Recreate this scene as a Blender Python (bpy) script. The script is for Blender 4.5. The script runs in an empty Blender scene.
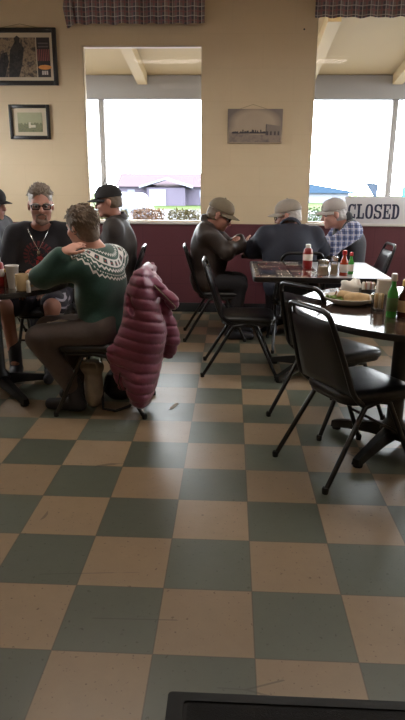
import bpy, bmesh, math, random
import numpy as np
from mathutils import Vector, Matrix

random.seed(7)
scn = bpy.context.scene
COL = scn.collection
PI = math.pi

# ------------------------------------------------------------------ camera, world, lamps, exposure
cam_data = bpy.data.cameras.new('camera')
cam_data.sensor_fit = 'HORIZONTAL'
cam_data.sensor_width = 36.0
cam_data.lens = 598.96 * 36.0 / 405.0
cam = bpy.data.objects.new('camera', cam_data)
COL.objects.link(cam)
_yaw, _pitch, _roll = math.radians(-2.5704), math.radians(16.3663), math.radians(0.4088)
_f = Vector((math.sin(_yaw) * math.cos(_pitch), math.cos(_yaw) * math.cos(_pitch), -math.sin(_pitch)))
_r = Vector((math.cos(_yaw), -math.sin(_yaw), 0))
_u = _r.cross(_f)
_r2 = math.cos(_roll) * _r + math.sin(_roll) * _u
_u2 = -math.sin(_roll) * _r + math.cos(_roll) * _u
_m = Matrix.Identity(4)
for _i in range(3):
    _m[_i][0], _m[_i][1], _m[_i][2] = _r2[_i], _u2[_i], -_f[_i]
_m[0][3], _m[1][3], _m[2][3] = -0.0964, -1.4578, 1.3459
cam.matrix_world = _m
cam_data.clip_end = 600
scn.camera = cam

world = bpy.data.worlds.new('sky')
scn.world = world
world.use_nodes = True
_bg = world.node_tree.nodes['Background']
_bg.inputs['Color'].default_value = (0.93, 0.97, 1.0, 1)
_bg.inputs['Strength'].default_value = 16.0

def area_lamp(name, loc, sx, sy, power, color):
    d = bpy.data.lights.new(name, 'AREA')
    d.shape = 'RECTANGLE'; d.size = sx; d.size_y = sy
    d.energy = power; d.color = color
    o = bpy.data.objects.new(name, d)
    o.location = loc
    COL.objects.link(o)
    return o

WARM = (1.0, 0.91, 0.81)
ADDED_LAMPS = [(-1.0, 1.85, 17), (1.0, 1.85, 17), (-0.9, -0.6, 2), (0.9, -0.6, 2)]  # added unseen ceiling lamps that lift the room's brightness
for _x, _y, _p in ADDED_LAMPS:
    area_lamp('added_ceiling_fill', (_x, _y, 3.08), 1.1, 0.3, _p, WARM)

scn.view_settings.view_transform = 'Standard'
scn.view_settings.look = 'None'
scn.view_settings.gamma = 1.0
scn.view_settings.use_curve_mapping = False
scn.view_settings.exposure = 0.22
scn.cycles.use_denoising = True
scn.cycles.max_bounces = 8
scn.cycles.diffuse_bounces = 5
scn.cycles.transparent_max_bounces = 12
scn.cycles.sample_clamp_indirect = 6.0

# ------------------------------------------------------------------ materials
def srgb(r, g, b):
    def c(v):
        v /= 255.0
        return v / 12.92 if v <= 0.04045 else ((v + 0.055) / 1.055) ** 2.4
    return (c(r), c(g), c(b), 1.0)

class NT:
    def __init__(s, name):
        s.m = bpy.data.materials.new(name)
        s.m.use_nodes = True
        s.t = s.m.node_tree
        s.b = s.t.nodes['Principled BSDF']
        s.out = s.t.nodes['Material Output']
    def n(s, typ, **kw):
        nd = s.t.nodes.new(typ)
        for k, v in kw.items():
            setattr(nd, k, v)
        return nd
    def l(s, a, b):
        s.t.links.new(a, b)
    def val(s, x, sock):
        if hasattr(x, 'is_linked') or hasattr(x, 'links'):
            s.l(x, sock)
        else:
            sock.default_value = x
    def math(s, op, a, b=0.0, c=0.0):
        nd = s.n('ShaderNodeMath', operation=op)
        s.val(a, nd.inputs[0]); s.val(b, nd.inputs[1]); s.val(c, nd.inputs[2])
        return nd.outputs[0]
    def mix(s, f, a, b, mode='MIX'):
        nd = s.n('ShaderNodeMix', data_type='RGBA', blend_type=mode)
        s.val(f, nd.inputs[0]); s.val(a, nd.inputs[6]); s.val(b, nd.inputs[7])
        return nd.outputs[2]
    def obj(s):
        return s.n('ShaderNodeTexCoord').outputs['Object']
    def xyz(s, v):
        nd = s.n('ShaderNodeSeparateXYZ'); s.l(v, nd.inputs[0])
        return nd.outputs
    def noise(s, vec, scale, detail=3.0, rough=0.55):
        nd = s.n('ShaderNodeTexNoise')
        s.l(vec, nd.inputs['Vector'])
        nd.inputs['Scale'].default_value = scale
        nd.inputs['Detail'].default_value = detail
        nd.inputs['Roughness'].default_value = rough
        return nd.outputs['Fac']
    def ramp(s, f, stops, interp='LINEAR'):
        nd = s.n('ShaderNodeValToRGB')
        cr = nd.color_ramp
        cr.interpolation = interp
        while len(cr.elements) < len(stops):
            cr.elements.new(0.5)
        for e, (p, c) in zip(cr.elements, stops):
            e.position = p; e.color = c
        s.l(f, nd.inputs[0])
        return nd.outputs[0]
    def bump(s, h, strength, dist=0.01):
        nd = s.n('ShaderNodeBump')
        nd.inputs['Strength'].default_value = strength
        nd.inputs['Distance'].default_value = dist
        s.l(h, nd.inputs['Height'])
        s.l(nd.outputs[0], s.b.inputs['Normal'])

def scale_c(c, k):
    return (c[0] * k, c[1] * k, c[2] * k, 1.0)

def M(name, col, rough=0.6, metal=0.0, var=0.15, vscale=25, bump=0.0, bscale=120, spec=0.5, coat=0.0, sheen=0.0, trans=0.0):
    t = NT(name)
    o = t.obj()
    f = t.noise(o, vscale)
    t.l(t.mix(f, scale_c(col, 1 - var), scale_c(col, 1 + var)), t.b.inputs['Base Color'])
    t.b.inputs['Roughness'].default_value = rough
    t.b.inputs['Metallic'].default_value = metal
    t.b.inputs['Specular IOR Level'].default_value = spec
    t.b.inputs['Coat Weight'].default_value = coat
    t.b.inputs['Coat Roughness'].default_value = 0.05
    t.b.inputs['Sheen Weight'].default_value = sheen
    t.b.inputs['Transmission Weight'].default_value = trans
    if bump:
        t.bump(t.noise(o, bscale, 4), bump, 0.004)
    return t.m

def floor_material():
    t = NT('vinyl_checker_tile')
    T = 0.3048
    o = t.obj()
    x, y, z = t.xyz(o)
    u = t.math('DIVIDE', x, T); v = t.math('DIVIDE', y, T)
    fu = t.math('FLOOR', u); fv = t.math('FLOOR', v)
    par = t.math('FLOORED_MODULO', t.math('ADD', fu, fv), 2.0)      # 0 = green
    cv = t.n('ShaderNodeCombineXYZ'); t.l(fu, cv.inputs[0]); t.l(fv, cv.inputs[1])
    wn = t.n('ShaderNodeTexWhiteNoise'); t.l(cv.outputs[0], wn.inputs[0])
    n1 = t.noise(o, 14, 6, 0.6)
    n2 = t.noise(o, 60, 3, 0.6)
    tan = t.mix(n1, srgb(134, 114, 90), srgb(148, 127, 101))
    grn = t.mix(n1, srgb(80, 85, 73), srgb(89, 94, 81))
    c = t.mix(par, grn, tan)
    vary = t.math('MULTIPLY_ADD', wn.outputs[0], 0.2, 0.88)
    c = t.mix(1.0, c, vary, 'MULTIPLY')
    spk = t.ramp(n2, [(0.30, (0.35, 0.3, 0.25, 1)), (0.36, (1, 1, 1, 1))])
    c = t.mix(0.8, c, spk, 'MULTIPLY')
    n4 = t.noise(o, 24, 6, 0.75)
    mot = t.ramp(n4, [(0.25, (0.97, 0.97, 0.97, 1)), (0.70, (1.02, 1.02, 1.02, 1))])
    c = t.mix(1.0, c, mot, 'MULTIPLY')
    def edge(w):
        fr = t.math('FRACT', w)
        return t.math('MINIMUM', fr, t.math('SUBTRACT', 1.0, fr))
    e = t.math('MINIMUM', edge(u), edge(v))
    ln = t.math('LESS_THAN', e, 0.007)
    c = t.mix(t.math('MULTIPLY', ln, 0.55), c, srgb(60, 52, 44))
    # thin dark scuff scratches
    wv = t.n('ShaderNodeTexVoronoi', feature='DISTANCE_TO_EDGE')
    wv.inputs['Scale'].default_value = 1.3
    dm = t.n('ShaderNodeMapping'); dm.inputs['Rotation'].default_value = (0, 0, 0.6); dm.inputs['Scale'].default_value = (0.7, 2.6, 1)
    t.l(o, dm.inputs[0]); t.l(dm.outputs[0], wv.inputs['Vector'])
    sc = t.math('LESS_THAN', wv.outputs['Distance'], 0.006)
    sc = t.math('MULTIPLY', sc, t.math('GREATER_THAN', t.noise(o, 2.2, 1), 0.60))
    c = t.mix(t.math('MULTIPLY', sc, 0.5), c, srgb(50, 46, 40))
    t.l(c, t.b.inputs['Base Color'])
    n3 = t.noise(o, 5, 6, 0.72)
    t.l(t.ramp(n3, [(0.3, (0.34, 0.34, 0.34, 1)), (0.7, (0.42, 0.42, 0.42, 1))]), t.b.inputs['Roughness'])
    t.b.inputs['Specular IOR Level'].default_value = 0.72
    hb = t.math('ADD', t.math('MULTIPLY', ln, -0.5), t.noise(o, 14, 5, 0.7))
    t.bump(hb, 0.10, 0.003)
    return t.m

def wall_material(split):
    t = NT('painted_block_wall')
    o = t.obj()
    x, y, z = t.xyz(o)
    cv = t.n('ShaderNodeCombineXYZ'); t.l(t.math('ADD', x, y), cv.inputs[0]); t.l(z, cv.inputs[1])
    br = t.n('ShaderNodeTexBrick')
    t.l(cv.outputs[0], br.inputs['Vector'])
    br.inputs['Scale'].default_value = 1.0
    br.inputs['Brick Width'].default_value = 0.61
    br.inputs['Row Height'].default_value = 0.305
    br.inputs['Mortar Size'].default_value = 0.006
    br.inputs['Mortar Smooth'].default_value = 0.6
    br.inputs['Color1'].default_value = (1, 1, 1, 1); br.inputs['Color2'].default_value = (1, 1, 1, 1)
    br.inputs['Mortar'].default_value = (0, 0, 0, 1)
    n = t.noise(o, 4, 5, 0.6)
    beige = t.mix(n, srgb(208, 184, 150), srgb(215, 192, 158))
    beige = t.mix(t.math('MULTIPLY', br.outputs['Fac'], 0.05), beige, srgb(150, 125, 95))
    red = t.mix(n, srgb(90, 46, 52), srgb(100, 52, 58))
    red = t.mix(t.math('MULTIPLY', br.outputs['Fac'], 0.35), red, srgb(70, 34, 38))
    up = t.math('GREATER_THAN', z, split)
    t.l(t.mix(up, red, beige), t.b.inputs['Base Color'])
    t.b.inputs['Roughness'].default_value = 0.45
    h = t.math('ADD', t.math('MULTIPLY', br.outputs['Fac'], -1.0), t.math('MULTIPLY', t.noise(o, 70, 4), 0.25))
    t.bump(h, 0.13, 0.005)
    return t.m

def glass_material(name, tint=(1, 1, 1, 1), rough=0.02, gloss=1.0):
    t = NT(name)
    tr = t.n('ShaderNodeBsdfTransparent'); tr.inputs[0].default_value = tint
    gl = t.n('ShaderNodeBsdfGlossy'); gl.inputs['Roughness'].default_value = rough
    fr = t.n('ShaderNodeFresnel'); fr.inputs[0].default_value = 1.45
    mx = t.n('ShaderNodeMixShader')
    t.l(t.math('MULTIPLY', fr.outputs[0], gloss), mx.inputs[0]); t.l(tr.outputs[0], mx.inputs[1]); t.l(gl.outputs[0], mx.inputs[2])
    t.l(mx.outputs[0], t.out.inputs[0])
    return t.m

def plaid_material(name, base, c1, c2, c3, s1, s2, ax=0, ay=2, rough=0.85):
    t = NT(name)
    o = t.obj()
    k = t.xyz(o)
    def stripe(ch, per, w, off=0.0):
        fr = t.math('FRACT', t.math('ADD', t.math('DIVIDE', ch, per), off))
        return t.math('LESS_THAN', fr, w)
    a, b = k[ax], k[ay]
    c = t.mix(t.math('MULTIPLY', stripe(a, s1, 0.42), 0.75), base, c1)
    c = t.mix(t.math('MULTIPLY', stripe(b, s2, 0.42), 0.55), c, c1)
    c = t.mix(t.math('MULTIPLY', stripe(a, s1, 0.16, 0.25), 0.8), c, c2)
    c = t.mix(t.math('MULTIPLY', stripe(b, s2, 0.16, 0.25), 0.7), c, c2)
    c = t.mix(t.math('MULTIPLY', stripe(a, s1, 0.10, 0.7), 0.8), c, c3)
    c = t.mix(t.math('MULTIPLY', stripe(b, s2, 0.10, 0.7), 0.7), c, c3)
    t.l(c, t.b.inputs['Base Color'])
    t.b.inputs['Roughness'].default_value = rough
    t.b.inputs['Sheen Weight'].default_value = 0.2
    return t.m

def advert_material(name, cw=0.16, ch=0.055, seed=0.0):
    """laminate printed with small rectangular adverts under a clear gloss"""
    t = NT(name)
    o = t.obj()
    x, y, z = t.xyz(o)
    u = t.math('DIVIDE', x, cw); v = t.math('DIVIDE', y, ch)
    fu = t.math('FLOOR', u); fv = t.math('FLOOR', v)
    cv = t.n('ShaderNodeCombineXYZ'); t.l(fu, cv.inputs[0]); t.l(fv, cv.inputs[1]); cv.inputs[2].default_value = seed
    wn = t.n('ShaderNodeTexWhiteNoise'); t.l(cv.outputs[0], wn.inputs[0])
    c = t.ramp(wn.outputs[0], [(0.0, srgb(214, 196, 176)), (0.2, srgb(150, 70, 66)), (0.34, srgb(226, 214, 196)), (0.55, srgb(84, 108, 138)),
                               (0.64, srgb(190, 130, 120)), (0.75, srgb(232, 224, 212)), (0.90, srgb(70, 62, 66))], 'CONSTANT')
    fx = t.math('FRACT', u); fy = t.math('FRACT', v)
    inside = t.math('MULTIPLY', t.math('MULTIPLY', t.math('GREATER_THAN', fx, 0.06), t.math('LESS_THAN', fx, 0.94)),
                    t.math('MULTIPLY', t.math('GREATER_THAN', fy, 0.1), t.math('LESS_THAN', fy, 0.9)))
    c = t.mix(inside, srgb(64, 44, 40), c)
    sm = t.noise(o, 110, 2)
    c = t.mix(t.math('MULTIPLY', t.math('GREATER_THAN', sm, 0.56), 0.5), c, srgb(40, 34, 36))
    t.l(c, t.b.inputs['Base Color'])
    t.b.inputs['Roughness'].default_value = 0.12
    t.b.inputs['Coat Weight'].default_value = 1.0
    t.b.inputs['Coat Roughness'].default_value = 0.04
    t.bump(t.noise(o, 6, 2), 0.05, 0.003)
    return t.m

MAT = {}
MAT['floor'] = floor_material()
MAT['wall'] = wall_material(0.945)
MAT['side_wall'] = M('painted_wall', srgb(196, 174, 142), 0.6, var=0.04, vscale=4, bump=0.1)
MAT['ceiling'] = M('ceiling_paint', srgb(214, 200, 176), 0.8, var=0.04, vscale=3, bump=0.1)
MAT['trim'] = M('window_trim_paint', srgb(206, 186, 156), 0.4, var=0.04)
MAT['sill'] = M('window_sill_paint', srgb(214, 206, 196), 0.35, var=0.04)
MAT['pane'] = glass_material('window_glass', (0.985, 0.99, 0.99, 1), 0.01, 0.2)
MAT['valance'] = plaid_material('plaid_valance_fabric', srgb(140, 124, 122), srgb(80, 74, 84), srgb(150, 98, 98), srgb(214, 206, 196), 0.070, 0.080)
MAT['black_metal'] = M('black_painted_tube', srgb(14, 14, 16), 0.3, var=0.2, spec=0.5)
MAT['black_cast'] = M('black_cast_iron', srgb(13, 13, 14), 0.38, var=0.2, bump=0.1)
MAT['vinyl'] = M('black_vinyl', srgb(21, 21, 24), 0.36, spec=0.6, var=0.15, bump=0.12, bscale=90)
MAT['rubber'] = M('black_rubber', srgb(16, 16, 17), 0.7, var=0.2)
MAT['dark_edge'] = M('dark_table_edge', srgb(26, 22, 22), 0.35, var=0.2)
MAT['table_dark'] = M('dark_laminate', srgb(60, 46, 40), 0.17, var=0.15, spec=0.9, coat=0.2)
MAT['table_dark'].node_tree.nodes['Principled BSDF'].inputs['Coat Roughness'].default_value = 0.22
MAT['table_grey'] = M('pale_grey_laminate', srgb(140, 140, 146), 0.38, var=0.06, spec=0.8, coat=0.4)
MAT['table_black'] = M('black_laminate', srgb(34, 28, 27), 0.16, var=0.2, coat=0.6)
MAT['adverts'] = advert_material('advert_printed_laminate', 0.105, 0.12)
MAT['adverts_b'] = advert_material('advert_printed_top', 0.15, 0.11, 3.0)
MAT['skin'] = M('skin', srgb(190, 132, 112), 0.5, var=0.08, vscale=18, bump=0.05)
MAT['skin_b'] = M('ruddy_skin', srgb(172, 122, 106), 0.5, var=0.1, vscale=18, bump=0.05)
MAT['skin_pale'] = M('pale_skin', srgb(204, 152, 134), 0.5, var=0.08, vscale=18, bump=0.05)
MAT['grey_hair'] = M('grey_hair', srgb(132, 120, 110), 0.6, var=0.5, vscale=90, bump=0.6, bscale=160)
MAT['brown_grey_hair'] = M('brown_grey_hair', srgb(112, 95, 80), 0.55, var=0.5, vscale=85, bump=0.6, bscale=150)
MAT['white_hair'] = M('white_hair', srgb(196, 190, 186), 0.6, var=0.2, vscale=70, bump=0.5, bscale=160)
MAT['goatee'] = M('grey_goatee', srgb(118, 96, 86), 0.7, var=0.3, vscale=90, bump=0.5, bscale=200)
MAT['eye_white'] = M('eye_white', srgb(170, 160, 154), 0.3, var=0.03)
MAT['iris'] = M('dark_iris', srgb(40, 32, 28), 0.15, var=0.1)
MAT['lip'] = M('lips', srgb(150, 92, 84), 0.5, var=0.08)
MAT['glasses'] = M('black_plastic_frame', srgb(18, 17, 18), 0.25, var=0.1)
MAT['lens'] = glass_material('spectacle_lens', (0.74, 0.75, 0.77, 1), 0.02, 0.35)
MAT['silver'] = M('silver_metal', srgb(190, 188, 184), 0.25, metal=1.0, var=0.08)
MAT['chrome'] = M('chrome', srgb(205, 208, 214), 0.16, metal=1.0, var=0.05)
MAT['jeans'] = M('dark_denim', srgb(44, 48, 62), 0.85, var=0.2, vscale=40, bump=0.2, sheen=0.1)
MAT['dark_pants'] = M('dark_trousers', srgb(38, 36, 42), 0.85, var=0.2, vscale=30, bump=0.2)
MAT['taupe_pants'] = M('taupe_trousers', srgb(80, 69, 66), 0.85, var=0.15, vscale=30, bump=0.2, sheen=0.15)
MAT['boots'] = M('dark_boots', srgb(40, 40, 48), 0.6, var=0.2)
MAT['cap_black'] = M('black_cap_cloth', srgb(36, 33, 34), 0.85, var=0.15, bump=0.2)
MAT['cap_olive'] = M('olive_cap_cloth', srgb(120, 108, 90), 0.85, var=0.12, bump=0.2)
MAT['cap_green'] = M('green_cap_cloth', srgb(112, 120, 100), 0.85, var=0.12, bump=0.2)
MAT['cap_grey'] = M('grey_cap_cloth', srgb(150, 140, 130), 0.85, var=0.15, bump=0.2)
MAT['cap_white'] = M('pale_cap_cloth', srgb(178, 170, 166), 0.85, var=0.12, bump=0.2)
MAT['jacket_brown'] = M('brown_jacket_cloth', srgb(50, 43, 41), 0.7, var=0.2, vscale=14, bump=0.25, bscale=40)
MAT['leather'] = M('worn_brown_leather', srgb(58, 48, 45), 0.5, var=0.3, vscale=16, bump=0.4, bscale=45)
MAT['navy'] = M('navy_jacket_cloth', srgb(40, 43, 57), 0.75, var=0.18, vscale=12, bump=0.25, bscale=40)
MAT['vest'] = M('charcoal_vest_fleece', srgb(52, 52, 58), 0.9, var=0.18, bump=0.4, bscale=60, sheen=0.2)
MAT['dark_jacket'] = M('dark_charcoal_jacket', srgb(46, 44, 50), 0.8, var=0.2, bump=0.3, bscale=40)
MAT['grey_shirt'] = M('grey_inner_shirt', srgb(112, 112, 120), 0.85, var=0.2)
MAT['plaid_blue'] = plaid_material('blue_plaid_shirt_cloth', srgb(150, 160, 196), srgb(66, 78, 128), srgb(216, 214, 226), srgb(40, 46, 84), 0.052, 0.052, 0, 2)
MAT['puffer'] = M('plum_puffer_nylon', srgb(120, 54, 80), 0.5, var=0.18, vscale=9, bump=0.35, bscale=30, sheen=0.2)
MAT['puffer_lining'] = M('plum_lining', srgb(104, 40, 62), 0.6, var=0.15)
MAT['bag_tan'] = M('grey_tan_canvas', srgb(150, 136, 120), 0.8, var=0.35, vscale=14, bump=0.3)
MAT['bag_black'] = M('black_bag_leather', srgb(30, 28, 34), 0.5, var=0.2, bump=0.2)
MAT['ceramic_tan'] = M('tan_stoneware', srgb(196, 174, 138), 0.25, var=0.05)
MAT['ceramic_white'] = M('white_stoneware', srgb(222, 216, 208), 0.2, var=0.04)
MAT['paper'] = M('white_paper', srgb(226, 222, 216), 0.8, var=0.06, bump=0.2)
MAT['napkin_tan'] = M('tan_paper_napkin', srgb(176, 156, 134), 0.85, var=0.1, bump=0.3)
MAT['ketchup'] = M('red_ketchup_plastic', srgb(128, 24, 26), 0.3, var=0.1)
MAT['label_white'] = M('white_bottle_label', srgb(222, 212, 204), 0.5, var=0.08)
MAT['cap_white_plastic'] = M('white_plastic_cap', srgb(226, 222, 216), 0.35, var=0.05)
MAT['red_plastic'] = M('red_plastic_cap', srgb(182, 36, 34), 0.35, var=0.08)
MAT['green_plastic'] = M('green_plastic_cap', srgb(52, 140, 62), 0.35, var=0.08)
MAT['green_glass'] = M('green_bottle_glass', srgb(60, 150, 60), 0.12, var=0.15, coat=0.5)
MAT['sauce_red'] = M('red_sauce', srgb(170, 60, 34), 0.2, var=0.15, coat=0.5)
MAT['sauce_dark'] = M('dark_brown_sauce', srgb(84, 36, 28), 0.2, var=0.15, coat=0.5)
MAT['yellow_plastic'] = M('yellow_plastic_cap', srgb(206, 170, 82), 0.35, var=0.08)
MAT['dark_plastic'] = M('dark_plastic', srgb(34, 30, 30), 0.35, var=0.1)
MAT['clear_glass'] = glass_material('clear_glass', (0.97, 0.975, 0.975, 1), 0.03)
MAT['frosted'] = M('frosted_plastic_cup', srgb(214, 214, 216), 0.4, var=0.05)
MAT['sugar'] = M('beige_sugar', srgb(238, 222, 196), 0.8, var=0.2, vscale=80)
MAT['pink_packet'] = M('pink_packet_paper', srgb(206, 150, 156), 0.7, var=0.1)
MAT['tan_packet'] = M('tan_packet_paper', srgb(200, 170, 128), 0.7, var=0.1)
MAT['bread'] = M('toasted_tortilla', srgb(206, 176, 134), 0.7, var=0.25, vscale=40, bump=0.4)
MAT['filling'] = M('brown_filling', srgb(124, 78, 48), 0.7, var=0.3, vscale=60, bump=0.4)
MAT['lettuce'] = M('green_lettuce', srgb(112, 140, 62), 0.55, var=0.35, vscale=40, bump=0.3)
MAT['fries'] = M('golden_fries', srgb(212, 168, 88), 0.6, var=0.2, vscale=50)
MAT['frame_black'] = M('black_picture_frame', srgb(34, 28, 26), 0.35, var=0.15)
MAT['mat_cream'] = M('cream_mat_board', srgb(206, 190, 164), 0.8, var=0.03)
MAT['wire'] = M('picture_wire', srgb(150, 132, 104), 0.4, var=0.1)
MAT['sign_white'] = M('white_sign_board', srgb(214, 208, 208), 0.5, var=0.04, vscale=6)
MAT['sign_ink'] = M('navy_sign_ink', srgb(44, 46, 72), 0.5, var=0.08)
MAT['porch_ceiling'] = M('porch_ceiling_board', srgb(176, 155, 114), 0.7, var=0.05, vscale=3)
MAT['porch_beam'] = M('porch_beam_paint', srgb(190, 169, 128), 0.6, var=0.05, vscale=3)
MAT['porch_grey'] = M('porch_grey_paint', srgb(128, 126, 124), 0.6, var=0.05, vscale=3)
MAT['asphalt'] = M('pale_asphalt', srgb(90, 92, 98), 0.9, var=0.1, vscale=2, spec=0.08)
MAT['lawn'] = M('lawn_grass', srgb(48, 62, 27), 0.9, var=0.35, vscale=0.7, spec=0.08)
MAT['barn_wall'] = M('barn_wall_boards', srgb(76, 72, 86), 0.8, var=0.08, vscale=1, spec=0.08)
MAT['barn_roof'] = M('barn_roof_shingle', srgb(64, 54, 61), 0.8, var=0.1, vscale=1, spec=0.08)
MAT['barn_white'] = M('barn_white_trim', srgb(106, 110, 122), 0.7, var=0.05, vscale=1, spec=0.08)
MAT['barn_blue'] = M('blue_metal_roof', srgb(44, 62, 82), 0.6, var=0.06, vscale=0.5, spec=0.08)
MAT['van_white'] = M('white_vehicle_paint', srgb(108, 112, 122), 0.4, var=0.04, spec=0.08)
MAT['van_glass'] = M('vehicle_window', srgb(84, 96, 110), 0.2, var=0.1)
MAT['leaf_olive'] = M('olive_leaf', srgb(104, 100, 64), 0.7, var=0.4, vscale=30)
MAT['leaf_rust'] = M('rusty_leaf', srgb(128, 98, 72), 0.7, var=0.4, vscale=30)
MAT['leaf_green'] = M('green_leaf', srgb(80, 108, 56), 0.7, var=0.4, vscale=30)
MAT['twig'] = M('twig_bark', srgb(60, 54, 52), 0.9, var=0.2)
MAT['pennant'] = M('blue_pennant_cloth', srgb(88, 106, 130), 0.8, var=0.06)
MAT['turquoise'] = M('turquoise_banner_cloth', srgb(70, 140, 140), 0.8, var=0.06)
MAT['added_lamp_diffuser'] = None

# ------------------------------------------------------------------ mesh helpers
class MB:
    def __init__(s):
        s.v = []; s.f = []; s.mi = []
    def add(s, vs, fs, mi=0):
        o = len(s.v)
        s.v += [tuple(map(float, p)) for p in vs]
        s.f += [tuple(i + o for i in f) for f in fs]
        s.mi += [mi] * len(fs)
        return s
    def bm(s, bm, mi=0):
        bm.verts.ensure_lookup_table()
        for i, vv in enumerate(bm.verts): vv.index = i
        s.add([v.co for v in bm.verts], [[v.index for v in f.verts] for f in bm.faces], mi)
        bm.free()
        return s
    def box(s, c, d, bev=0.0, rot=None, mi=0, seg=2):
        bm = bmesh.new()
        bmesh.ops.create_cube(bm, size=1.0)
        for v in bm.verts:
            v.co = Vector((v.co.x * d[0], v.co.y * d[1], v.co.z * d[2]))
        if bev > 0:
            bmesh.ops.bevel(bm, geom=bm.edges[:], offset=bev, segments=seg, profile=0.5, affect='EDGES')
        R = rot if rot is not None else Matrix.Identity(3)
        for v in bm.verts:
            v.co = R @ v.co + Vector(c)
        return s.bm(bm, mi)
    def tube(s, pts, r, n=8, closed=False, mi=0):
        pts = [Vector(p) for p in pts]
        N = len(pts)
        rad = r if isinstance(r, (list, tuple)) else [r] * N
        tang = []
        for i in range(N):
            if closed:
                d = pts[(i + 1) % N] - pts[i - 1]
            else:
                d = pts[min(i + 1, N - 1)] - pts[max(i - 1, 0)]
            tang.append(d.normalized() if d.length > 1e-9 else Vector((0, 0, 1)))
        up = Vector((0, 0, 1)) if abs(tang[0].z) < 0.9 else Vector((1, 0, 0))
        a = tang[0].cross(up).normalized()
        vs = []
        for i in range(N):
            a = (a - tang[i] * a.dot(tang[i]))
            a = a.normalized() if a.length > 1e-6 else tang[i].orthogonal().normalized()
            b = tang[i].cross(a)
            for k in range(n):
                t = 2 * PI * k / n
                vs.append(pts[i] + rad[i] * (math.cos(t) * a + math.sin(t) * b))
        fs = []
        for i in range(N if closed else N - 1):
            j = (i + 1) % N
            for k in range(n):
                k2 = (k + 1) % n
                fs.append((i * n + k, i * n + k2, j * n + k2, j * n + k))
        if not closed:
            fs.append(tuple(range(n - 1, -1, -1)))
            fs.append(tuple((N - 1) * n + k for k in range(n)))
        return s.add(vs, fs, mi)
    def lathe(s, prof, c=(0, 0, 0), n=24, mi=0, ax=None):
        """prof: list of (radius, z); caps closed where radius > 0"""
        vs = []
        for r, z in prof:
            for k in range(n):
                t = 2 * PI * k / n
                vs.append(Vector((max(r, 1e-5) * math.cos(t), max(r, 1e-5) * math.sin(t), z)))
        fs = []
        for i in range(len(prof) - 1):
            for k in range(n):
                k2 = (k + 1) % n
                fs.append((i * n + k, i * n + k2, (i + 1) * n + k2, (i + 1) * n + k))
        fs.append(tuple(range(n - 1, -1, -1)))
        fs.append(tuple((len(prof) - 1) * n + k for k in range(n)))
        if ax is not None:
            q = Vector((0, 0, 1)).rotation_difference(Vector(ax).normalized())
            vs = [q @ v for v in vs]
        return s.add([v + Vector(c) for v in vs], fs, mi)
    def ball(s, c, r, n=12, m=8, mi=0):
        rx, ry, rz = r if isinstance(r, (tuple, list)) else (r, r, r)
        vs = [(c[0], c[1], c[2] - rz)]
        for i in range(1, m):
            ph = -PI / 2 + PI * i / m
            for k in range(n):
                t = 2 * PI * k / n
                vs.append((c[0] + rx * math.cos(ph) * math.cos(t), c[1] + ry * math.cos(ph) * math.sin(t), c[2] + rz * math.sin(ph)))
        vs.append((c[0], c[1], c[2] + rz))
        fs = []
        for k in range(n):
            fs.append((0, 1 + (k + 1) % n, 1 + k))
        for i in range(m - 2):
            for k in range(n):
                a = 1 + i * n
                fs.append((a + k, a + (k + 1) % n, a + n + (k + 1) % n, a + n + k))
        a = 1 + (m - 2) * n
        for k in range(n):
            fs.append((a + k, a + (k + 1) % n, len(vs) - 1))
        return s.add(vs, fs, mi)
    def prism(s, poly, e0, e1, axes='xy', mi=0):
        """extrude a 2-D polygon (convex or not) along the third axis from e0 to e1"""
        def P(p, e):
            return {'xy': (p[0], p[1], e), 'xz': (p[0], e, p[1]), 'yz': (e, p[0], p[1])}[axes]
        n = len(poly)
        vs = [P(p, e0) for p in poly] + [P(p, e1) for p in poly]
        fs = [tuple(range(n - 1, -1, -1)), tuple(range(n, 2 * n))] + [(i, (i + 1) % n, n + (i + 1) % n, n + i) for i in range(n)]
        return s.add(vs, fs, mi)
    def pad(s, outline, layers, mi=0):
        """stack of outlines: layers = [(inset scale, z)]"""
        cx = sum(p[0] for p in outline) / len(outline); cy = sum(p[1] for p in outline) / len(outline)
        n = len(outline); vs = []
        for k, z in layers:
            vs += [(cx + (p[0] - cx) * k, cy + (p[1] - cy) * k, z) for p in outline]
        fs = [tuple(range(n - 1, -1, -1))]
        for i in range(len(layers) - 1):
            fs += [(i * n + k, i * n + (k + 1) % n, (i + 1) * n + (k + 1) % n, (i + 1) * n + k) for k in range(n)]
        fs.append(tuple((len(layers) - 1) * n + k for k in range(n)))
        return s.add(vs, fs, mi)
    def xform(s, fn):
        s.v = [tuple(fn(Vector(p))) for p in s.v]
        return s
    def build(s, name, mats, parent=None, base=None, smooth=True, angle=40):
        me = bpy.data.meshes.new(name)
        b = Vector(base) if base is not None else Vector((0, 0, 0))
        me.from_pydata([tuple(Vector(p) - b) for p in s.v], [], s.f)
        mats = mats if isinstance(mats, (list, tuple)) else [mats]
        for m in mats: me.materials.append(m)
        me.polygons.foreach_set('material_index', s.mi)
        bm = bmesh.new(); bm.from_mesh(me)
        bmesh.ops.recalc_face_normals(bm, faces=bm.faces)
        if smooth:
            for f in bm.faces: f.smooth = True
            ca = math.radians(angle)
            for e in bm.edges:
                if len(e.link_faces) == 2 and e.calc_face_angle(0) > ca:
                    e.smooth = False
        bm.to_mesh(me); bm.free()
        me.update()
        return link(name, me, parent)

def link(name, data, parent=None):
    o = bpy.data.objects.new(name, data)
    COL.objects.link(o)
    if parent is not None:
        o.parent = parent
    return o

def tag(o, label, cat, group=None):
    o['label'] = label; o['category'] = cat
    if group: o['group'] = group
    return o

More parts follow.
